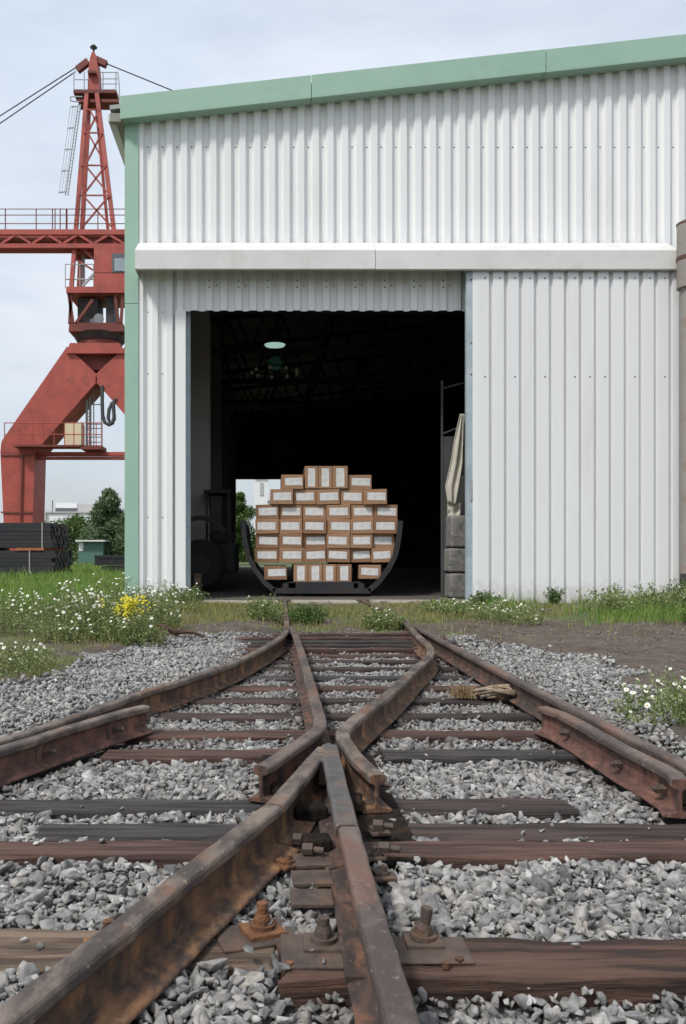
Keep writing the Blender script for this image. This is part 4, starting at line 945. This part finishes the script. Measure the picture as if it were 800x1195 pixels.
mb=MB(); mb.box(Tx(103),Tx(112.5),CD+.85,CD+2.35,Tz(88),Tz(85)); bar(mb,(103,72),(90,82),.42,CD+1.5); bar(mb,(112,70),(124,75.5),.42,CD+1.5); mb.build('cable_arm',M['cranedark'],mh)
mb=MB(); mb.tube([K(109,61,CD+1.5),K(109,58,CD+1.5),K(109,55.5,CD+1.5),K(109,52.5,CD+1.5)],[.05,.08,.28,.1],10); mb.build('beacon',M['machine'],mh)
for a,b_ in (((88,79),(-215,272)),((88,83.5),(-215,291)),((122,73.5),(600,268))):
    mb=MB(); mb.tube([K(a[0],a[1],CD+1.5),K(b_[0],b_[1],CD+1.5)],.042,6); mb.build('stay_cable',M['cable'],cr_)
mb=MB()      # caged ladder up the left of the mast
for a,b_ in (((91,122),(76,228)),((94,122),(79,228))): mb.tube([K(a[0],a[1],CD-.3),K(b_[0],b_[1],CD-.3)],.04,5)
for k in range(26): t_=k/26; px=91-15*t_; py=122+106*t_; mb.tube([K(px,py,CD-.3),K(px+3,py,CD-.3)],.02,4)
for off in (-9,-6,-3): mb.tube([K(91+off,124,CD-.7),K(78+off,224,CD-.7)],.018,4)
for k in range(5):
    t_=k/4; px=91-14*t_; py=124+100*t_
    mb.tube([K(px,py,CD-.3),K(px-6,py+1,CD-.9),K(px-9,py+1,CD-.6),K(px-7,py,CD-.2),K(px,py,CD-.1)],.03,4)
mb.build('ladder',M['galv'],cr_)

# ------------------------------------------------------------------ timber bundles
def bundle(x0,x1,y0,y1,z0,z1,label,layers,cols,straps,name='timber_bundle'):
    t_=thing(name,((x0+x1)/2,y0,z0),label,'timber bundle','dark timber bundles')
    mb=MB(); hz=(z1-z0)/layers; wy=(y1-y0)/cols
    for i in range(layers):
        for j in range(cols):
            e=random.uniform(-.10,.04); 
            if random.random()<.04 and i==layers-1: continue
            mb.box(x0,x1+e,y0+j*wy+.006+(random.uniform(-.01,.01) if j==0 else 0),y0+(j+1)*wy-.006,z0+i*hz+.004,z0+(i+1)*hz-.004)
    mb.build('beams',M['bundle'],t_)
    for xs_ in straps:
        mb=MB(); mb.box(xs_,xs_+.05,y0-.02,y0-.012,z0-.01,z1+.015); mb.box(xs_,xs_+.05,y0-.02,y1+.02,z1+.006,z1+.015); mb.build('strap',M['strap'],t_)
    return t_
bundle(-15,-8.5,34,37.2,1.10,2.10,'upper black timber bundle of the pair in front of the crane leg',6,14,(-8.9,-12))
bundle(-15,-8.42,34,37.2,.06,1.0,'lower black timber bundle of the pair in front of the crane leg',6,14,(-9.4,-12.6))
for k,x in enumerate((-9.9,-12.2)):
    mb=MB(); mb.box(x,x+1.1,33.97,37.1,1.002,1.098); o=mb.build('bearer',M['bearer'],org=(x+.5,35,1)); tag(o,['orange bearer between the two timber bundles, near their right ends','orange bearer between the two timber bundles, near the picture edge'][k],'bearer')
bundle(-7.6,-4.5,38,40,.35,.80,'small dark timber stack by the green corner, upper bundle',3,9,(-6.1,))
bundle(-7.3,-4.3,38,40,-.02,.31,'small dark timber stack by the green corner, lower bundle',2,9,())

# ------------------------------------------------------------------ far buildings
def box_thing(name,x0,x1,y0,y1,z0,z1,mt,label,cat):
    t_=thing(name,((x0+x1)/2,y0,z0),label,cat); mb=MB(); mb.box(x0,x1,y0,y1,z0,z1); mb.build('wall',mt,t_); return t_
D_=165.
def fx(px): return (px-VX)*D_/F
def fz(py): return CAMZ-(py-VY)*D_/F
t_=box_thing('factory_building',fx(36),fx(128),D_,D_+30,-.1,fz(597.5),M['farwhite'],'long low white building far behind the crane','building')
mb=MB(); mb.box(fx(36)-.4,fx(54),D_-.5,D_+.02,fz(608),fz(598)); mb.build('side_wing',M['fargrey'],t_)
mb=MB(); mb.box(fx(36)-.3,fx(128)+.3,D_-.3,D_+30,fz(598.5),fz(597)); mb.build('roof',M['fargrey'],t_)
mb=MB(); mb.box(fx(62),fx(119),D_+2,D_+22,fz(597.2),fz(588)); uf=mb.build('upper_storey',M['fargrey'],t_)
mb=MB(); mb.box(fx(61.5),fx(87),D_+1.85,D_+1.98,fz(596),fz(592.5)); mb.build('window_band',M['fardark'],uf)
mb=MB(); mb.box(fx(62),fx(87),D_+1.9,D_+22.1,fz(592.2),fz(586)); mb.build('parapet',M['farwhite'],uf)
mb=MB(); mb.tube([(fx(61),D_,fz(600)),(fx(61),D_,fz(584))],.1,6); mb.build('mast',M['fardark'],t_)
D_=78.
t_=box_thing('shed',fx(91),fx(120),D_,D_+5,-.05,fz(632.5),M['teal'],'small teal shed between the timber stacks and the distant trees','shed')
mb=MB(); mb.box(fx(89),fx(123),D_-.5,D_+5.3,fz(632),fz(630.3)); mb.build('roof',M['farwhite'],t_)
mb=MB(); mb.box(fx(92),fx(97),D_-.04,D_-.005,fz(643),fz(633)); mb.build('door',M['farwhite'],t_)
D_=120.
t_=box_thing('silo_building',fx(296),fx(312),D_,D_+10,-.1,fz(556),M['farwhite'],'tall white building seen through the far doorway beside the boxes','building')
mb=MB(); mb.box(fx(303),fx(307),D_-.1,D_-.01,fz(578),fz(563)); mb.build('window',M['fargrey'],t_)
mb=MB(); mb.box(fx(295.4),fx(312.6),D_-.4,D_+10,fz(556),fz(553.5)); mb.build('roof',M['fargrey'],t_)
t_=box_thing('annex_building',fx(312),fx(360),D_+2,D_+14,-.1,fz(585),M['farwhite'],'low white building seen behind the boxes through the far doorway','building')
mb=MB(); mb.box(fx(311.5),fx(360.5),D_+1.8,D_+14,fz(585),fz(583)); mb.build('roof',M['fargrey'],t_)

# ------------------------------------------------------------------ leaves, trees, grass, weeds
def leaves(centres, size, up=.3):
    n=len(centres); nrm=np.random.normal(size=(n,3)); nrm[:,2]+=up; nrm/=np.linalg.norm(nrm,axis=1)[:,None]
    t1=np.cross(nrm,np.random.normal(size=(n,3))); t1/=np.linalg.norm(t1,axis=1)[:,None]; t2=np.cross(nrm,t1)
    s=(size*np.random.uniform(.6,1.4,n))[:,None]
    V=np.stack([centres-t1*s,centres-t2*s*.5+nrm*s*.15,centres+t1*s,centres+t2*s*.5+nrm*s*.15],1).reshape(-1,3)
    return V,np.arange(4*n).reshape(n,4)
def tree(name,x,y,h,wd,label,cat,mt,n=9000,leaf=.14,cone=False,trunk_h=.12,group=None,z0=-.05,conv=None):
    t_=thing(name,(x,y,z0),label,cat,group)
    rnd=random.Random(int(abs(x*13+y*7)))
    mb=MB(); mb.tube([(x,y,z0-.1),(x+.05*wd*.2,y,z0+h*.35),(x,y,z0+h*.88)],[h*.022,h*.016,h*.004],8)
    C_=[]
    nb=26
    for k in range(nb):
        t1=trunk_h+(1-trunk_h)*(k+.5)/nb; a=rnd.uniform(0,6.28)
        prof_=(1-t1)**.75*1.15+.06 if cone else math.sin(math.pi*min(1,max(0,(t1-trunk_h)/(1-trunk_h))*.86+.14))**.6
        rr=wd/2*prof_*rnd.uniform(.55,1.0); zz=z0+h*t1*.96
        p=(x+rr*.75*math.cos(a),y+rr*.75*math.sin(a),zz)
        mb.tube([(x,y,zz-h*.06),((x+p[0])/2,(y+p[1])/2,zz-h*.015),p],[h*.007,h*.005,h*.002],5,caps=False)
        cs=wd*.17*(.5+prof_*.7); m_=int(n/nb)
        u=np.random.normal(size=(m_,3)); u/=np.linalg.norm(u,axis=1)[:,None]; r_=np.random.rand(m_)**.5
        C_.append(np.array(p)+u*r_[:,None]*np.array([cs,cs,cs*.8])*np.random.uniform(.8,1.2,(m_,1)))
        C_.append(np.array([x,y,zz])+u[:m_//3]*r_[:m_//3,None]*np.array([rr*.6,rr*.6,cs]))
    mb.build('trunk',M['bark'],t_)
    V,F_=leaves(np.concatenate(C_),leaf); np_mesh('crown',V,F_,M[mt],t_,base=(x,y,z0)); return t_
tree('spruce_tree',-14.9,82,7.0,6.2,'dense dark green tree right beside the green corner trim','tree','leafdark',20000,.13,cone=True,trunk_h=.03)
tree('tree',-12.2,80,5.5,4.0,'smaller green tree half hidden behind the green corner trim','tree','leafdark',9000,.13,trunk_h=.03)
tree('tree',-37.5,140,7.6,3.0,'small distant tree just right of the crane leg above the white building','tree','leaf',4000,.2)
tree('tree',-58,150,11.5,9,'distant light green tree at the left picture edge behind the crane leg','tree','leaf',9000,.25,trunk_h=.05)
tree('tree',-48,170,8.5,6,'distant tree hidden mostly behind the crane leg','tree','leaf',5000,.25,trunk_h=.05)
tree('tree',-2.55,88,7.2,4.4,'green tree seen through the far doorway left of the boxes','tree','leaf',9000,.14,trunk_h=.03)
tree('bush',-20.3,92,4.5,9,'broad green bush below the distant white building','bush','leaf',8000,.14,trunk_h=.03)
tree('bush',-28,95,3.6,9,'low green bush behind the dark timber bundles','bush','leafdark',8000,.14,trunk_h=.03)
# distant wood
n=42000; xx=np.random.uniform(-330,260,n); hgt=3.6+1.6*hnoise(xx,xx*0,.11,4)+.8*hnoise(xx,xx*0,.5,8)
yy_=205+np.random.uniform(-5,5,n); zz=np.random.rand(n)**.8*hgt
V,F_=leaves(np.stack([xx,yy_,zz],-1),.5); o=np_mesh('distant_wood',V,F_,M['leafdark']); tag(o,'low strip of far off woodland along the horizon','woodland',kind='stuff')

def blades(P, h, wd, lean):
    n=len(P); a=np.random.uniform(0,2*np.pi,n); dx=np.cos(a)*wd; dy=np.sin(a)*wd; la=np.random.uniform(0,2*np.pi,n); l=lean*h*np.random.uniform(.2,1,n)
    lx,ly=np.cos(la)*l,np.sin(la)*l
    b0=np.stack([P[:,0]-dx,P[:,1]-dy,P[:,2]],-1); b1=np.stack([P[:,0]+dx,P[:,1]+dy,P[:,2]],-1)
    m0=np.stack([P[:,0]-dx*.7+lx*.35,P[:,1]-dy*.7+ly*.35,P[:,2]+h*.6],-1); m1=np.stack([P[:,0]+dx*.7+lx*.35,P[:,1]+dy*.7+ly*.35,P[:,2]+h*.6],-1)
    tp=np.stack([P[:,0]+lx,P[:,1]+ly,P[:,2]+h],-1)
    V=np.stack([b0,b1,m1,m0,tp],1).reshape(-1,3); i=np.arange(n)*5
    F_=np.concatenate([np.stack([i,i+1,i+2],-1),np.stack([i,i+2,i+3],-1),np.stack([i+3,i+2,i+4],-1)]); return V,F_
def grass_patch(name,n,x0,x1,y0,y1,h,wd,mt,label,dens=None,lean=.6):
    x=np.random.uniform(x0,x1,n); y=y0+(y1-y0)*np.random.rand(n)
    k=np.ones(n,bool)
    if dens is not None: k=np.random.rand(n)<dens(x,y)
    x,y=x[k],y[k]
    k=(ballast_mask(x,y)<.02)|(np.random.rand(len(x))<.004); k&=~((y>15.75+.15*np.sin(x*5))&(x>-1.7)&(x<3.95)); k&=~((x>WX0-.1)&(y>FRONT-.15)); k&=rail_dist(np.stack([x,y],-1))>.05
    x,y=x[k],y[k]; hh=h*np.random.lognormal(0,.35,len(x))*(.7+.5*np.clip(hnoise(x,y,1.3,1)+.5,0,1.4))
    V,F_=blades(np.stack([x,y,ground_z(x,y)-.01],-1),hh,wd,lean); o=np_mesh(name,V,F_,M[mt]); tag(o,label,'grass',kind='stuff')
pathm=lambda x,y: ~((y>24.3)&(y<27.4)&(x<-6.2))
grass_patch('tall_grass',42000,-8,-2.7,13.2,30,.20,.007,'grass','tall green grass left of the warehouse corner',lambda x,y:(.35+.65*np.clip(hnoise(x,y,.9,6)+.6,0,1))*pathm(x,y))
grass_patch('tall_grass',22000,-16,-2.7,24,60,.22,.012,'grass','grass around the timber bundles on the left',lambda x,y:pathm(x,y)*1.)
grass_patch('short_grass',30000,-4.5,-1.0,5.0,14,.06,.0035,'moss','thin short grass on the dirt left of the ballast',lambda x,y:np.clip(hnoise(x,y,2.3,12)*1.6+.25,0,1)*.9)
grass_patch('short_grass',70000,-2.6,6.5,9.6,16.6,.07,.0045,'moss','yellowish short grass and moss in front of the doorway',lambda x,y:np.clip(greenness(x,y)*1.5-.45,0.05,1)*np.where(x>3.2,np.clip(hnoise(x,y,1.7,21)*2.2+.1,.03,1),1))
grass_patch('tall_grass',12000,3.9,9.5,14.6,16.15,.15,.005,'grass','green grass along the foot of the sliding door',lambda x,y:np.clip(hnoise(x,y,1.6,3)*2.2-.35+sstep(6.3,7.0,x)*.6,0,1))
grass_patch('tall_grass',18000,3.2,9.5,11.0,14.6,.13,.0045,'grass','green grass on the dirt at the right, below the sliding door',lambda x,y:np.clip(sstep(.5,0,np.abs(y-12.9-.3*np.sin(x*2))-.55)*sstep(4.4,5.4,x)+.5*np.clip(hnoise(x,y,1.8,5),0,1)*sstep(10.9,12,y),0,1))

def flower_mesh(mb,p,r,tilt,az,yellow=False):
    z=Vector((math.sin(tilt)*math.cos(az),math.sin(tilt)*math.sin(az),math.cos(tilt))); a=z.orthogonal().normalized(); b_=z.cross(a); p=Vector(p)
    n=9
    for k in range(n):
        t1=2*math.pi*k/n; d=a*math.cos(t1)+b_*math.sin(t1); e=z.cross(d)
        mb.add([p+d*r*.3-e*r*.12,p+d*r*.7-e*r*.26-z*r*.05,p+d*r-z*r*.22,p+d*r*.7+e*r*.26-z*r*.05,p+d*r*.3+e*r*.12],[(0,1,2,3,4)],0)
    V=[p+z*r*.28]+[p+(a*math.cos(k)+b_*math.sin(k))*r*.34+z*r*.05 for k in np.linspace(0,2*math.pi,7)[:-1]]
    mb.add(V,[(0,1+k,1+(k+1)%6) for k in range(6)],1,True)
def weeds(name,x,y,wx,wy,h,nst,nfl,label,cat='wildflowers',fr=.022,mt='weed',yellow=0,leafsz=.012,group=None,lpst=26):
    z0=float(ground_z(np.array(x),np.array(y))); t_=thing(name,(x,y,z0),label,cat,group); rnd=random.Random(int((x+20)*97+y*31))
    mb=MB(); LC=[]; tips=[]
    for k in range(nst):
        a=rnd.uniform(0,6.28); r=rnd.random()**.6; bx=x+wx*r*math.cos(a)*.9; by=y+wy*r*math.sin(a)*.9; bz=float(ground_z(np.array(bx),np.array(by)))
        hh=h*rnd.uniform(.55,1.1)*(1-.35*r*r); lx,ly=rnd.gauss(0,.18)*hh+.25*hh*r*math.cos(a),rnd.gauss(0,.18)*hh+.25*hh*r*math.sin(a)
        tip=Vector((bx+lx,by+ly,bz+hh)); mid=Vector((bx+lx*.3,by+ly*.3,bz+hh*.55))
        mb.tube([(bx,by,bz-.02),mid,tip],[.0035,.0028,.0018],3,caps=False); tips.append(tip)
        for j in range(lpst):
            u=rnd.random()**.8; p=Vector((bx,by,bz)).lerp(mid,u/.55) if u<.55 else mid.lerp(tip,(u-.55)/.45*.9)
            LC.append((p.x+rnd.gauss(0,.028),p.y+rnd.gauss(0,.028),p.z+rnd.gauss(0,.018)))
    mb.build('stems',M['weed'],t_)
    V,F_=leaves(np.array(LC),leafsz,0); np_mesh('foliage',V,F_,M[mt],t_,base=(x,y,z0))
    if nfl:
        rnd.shuffle(tips); protos_=[]
        for k in range(4):
            mb=MB(); flower_mesh(mb,(0,0,0),1.0,rnd.uniform(.2,1.1),rnd.uniform(3.6,5.8))
            me=bpy.data.meshes.new('flower'); me.from_pydata(mb.v,[],mb.f); me.materials.append(M['petal']); me.materials.append(M['disc']); me.polygons.foreach_set('material_index',mb.m); protos_.append(me)
        for k in range(nfl):
            tp=tips[k%len(tips)]; off=Vector((rnd.gauss(0,.04),rnd.gauss(0,.04),rnd.gauss(0,.03))) if k>=len(tips) else Vector((0,0,0))
            o=bpy.data.objects.new('flower',protos_[k%4]); C.objects.link(o); o.parent=t_; o.location=tp+off-Vector((x,y,z0)); s=fr*rnd.uniform(.55,1.05); o.scale=(s,s,s); o.rotation_euler=(0,0,rnd.uniform(-.8,.8))
    if yellow:
        mb=MB()
        for k in range(yellow):
            tp=Vector((x+rnd.gauss(.0,.10),y+rnd.gauss(0,.1),z0+h*rnd.uniform(.55,.95)))
            for j in range(6):
                c=tp+Vector((rnd.gauss(0,.02),rnd.gauss(0,.02),rnd.gauss(0,.02))); mb.tube([c,c+Vector((0,0,.008)),c+Vector((0,0,.014))],[.012,.013,.003],5)
        mb.build('yellow_blossoms',M['yellow'],t_)
    return t_
weeds('daisy_clump',-2.30,10.0,.62,.75,.58,130,62,'dense daisy clump at the left end of the flower bank',lpst=34,leafsz=.015)
weeds('daisy_clump',-1.85,9.5,.36,.45,.48,90,46,'daisy clump left of the yellow blossoms, in the middle of the flower bank',lpst=34,leafsz=.014)
weeds('daisy_clump',-2.1,11.6,.8,.7,.64,120,60,'taller daisies at the back of the flower bank by the green corner',lpst=30,leafsz=.015)
weeds('daisy_clump',-1.38,10.5,.36,.5,.48,80,36,'daisy clump just right of the yellow blossoms',lpst=32,leafsz=.014)
weeds('yellow_flowers',-1.56,9.5,.14,.2,.46,44,0,'small plant with bright yellow blossoms among the daisies',yellow=60,lpst=30)
weeds('daisy_clump',-1.60,13.6,.6,.9,.5,80,34,'daisies below the narrow white wall left of the doorway',lpst=32,leafsz=.016)
weeds('daisy_clump',-1.45,9.15,.36,.3,.32,90,10,'low green weeds in front of the yellow blossoms',lpst=34,leafsz=.014)
weeds('daisy_clump',-2.15,9.1,.4,.3,.24,50,16,'low daisies along the front of the flower bank',lpst=30,leafsz=.014)
weeds('daisy_clump',-2.05,7.0,.32,.75,.24,80,20,'small low daisies on the dirt at the left picture edge',lpst=26)
weeds('daisy_clump',-3.2,10.6,.5,.9,.5,100,50,'daisies at the far left edge of the flower bank',lpst=30,leafsz=.014)
weeds('daisy_clump',2.52,5.1,.34,.75,.34,110,46,'large white daisies at the right picture edge beside the ballast',fr=.021,lpst=38,leafsz=.012)
weeds('daisy_clump',3.35,11.9,.5,.85,.28,100,50,'low daisy patch between the right rail and the sliding door',lpst=32,fr=.018,leafsz=.014)
weeds('bushy_weed',5.9,13.4,1.0,.8,.5,120,22,'tall bushy weeds with a few daisies before the right end of the sliding door',mt='weed',lpst=36,leafsz=.02,fr=.018)
weeds('bushy_weed',6.9,13.9,.5,.6,.55,110,8,'dark green leafy weed at the right picture edge by the pipe',mt='leaf',lpst=36,leafsz=.022)
weeds('bushy_weed',6.4,11.6,.8,.45,.26,120,6,'low green leafy growth in front of the bushy weeds at the right',mt='leaf',lpst=34,leafsz=.018)
weeds('weed',5.35,15.9,.12,.12,.38,26,0,'single bright green weed at the foot of the sliding door','weed',mt='leaf',lpst=34,leafsz=.02)
weeds('weed',6.9,15.8,.7,.12,.16,46,0,'row of low weeds along the foot of the sliding door','weed',mt='leaf',lpst=26,leafsz=.018)
weeds('weed',4.05,15.7,.3,.3,.28,50,6,'weed at the leading edge of the sliding door','weed',mt='leaf',lpst=34,leafsz=.018)
weeds('weed',1.58,11.6,.26,.3,.28,110,16,'leafy daisy tuft between the rails in front of the wagon','weed',mt='weed',lpst=44,leafsz=.015,fr=.016)
weeds('weed',.62,12.6,.26,.5,.27,90,0,'green weed beside the left rail before the doorway','weed',mt='leaf',lpst=40,leafsz=.018)
weeds('weed',-.02,12.1,.26,.5,.32,80,6,'green weed tuft just left of the left rail before the doorway','weed',mt='weed',lpst=42,leafsz=.018)
weeds('weed',-1.45,15.6,.35,.5,.36,90,14,'green weed at the foot of the left door jamb','weed',mt='leaf',lpst=36,leafsz=.02)
weeds('weed',2.9,13.4,.5,.9,.28,110,14,'low green weed right of the right rail near the doorway','weed',mt='weed',lpst=36,leafsz=.018)

# ------------------------------------------------------------------ rope and debris
rnd=random.Random(5)
mb=MB(); c=Vector((1.62,6.25,-.135))
for k in range(7):
    P=[]; 
    for i in range(26):
        a=i/25*6.28*1.1+k; r=.06+.014*k+.012*math.sin(i*2.3+k*1.9); P.append((c.x+.07+r*math.cos(a)*1.15+rnd.gauss(0,.006),c.y+r*.75*math.sin(a)+rnd.gauss(0,.006),c.z+.007*k+.02*math.sin(a*2+k)))
    mb.tube(P,.012,7)
P=[(1.42+.02*i,6.3+.03*math.sin(i*.9),-.14+.012*math.sin(i*1.7)) for i in range(14)]; mb.tube(P,.02,7)
o=mb.build('old_rope',M['rope'],org=(1.65,6.25,-.16)); tag(o,'frayed tan rope coil lying on the stones against the right rail','rope')
n=420; P=np.stack([np.random.normal(1.46,.045,n),np.random.normal(6.3,.04,n),np.full(n,-.15)],-1); V,F_=blades(P,np.random.uniform(.03,.10,n),.0025,1.2)
o=np_mesh('dry_tuft',V,F_,M['straw']); tag(o,'dry brown grass tuft at the left end of the tan rope','dry grass tuft')
mb=MB(); mb.tube([(-1.28,10.0,.08),(-1.18,9.95,.05),(-1.05,9.9,-.01),(-.85,9.85,.0),(-.70,9.8,-.05)],[.012,.022,.03,.022,.012],7); mb.tube([(-1.18,9.95,.05),(-1.2,9.9,-.04)],[.018,.02],6)
o=mb.build('dead_branch',M['sleeper2'],org=(-1,9.9,-.05)); tag(o,'reddish brown dead branch lying at the right end of the daisy bank','branch')
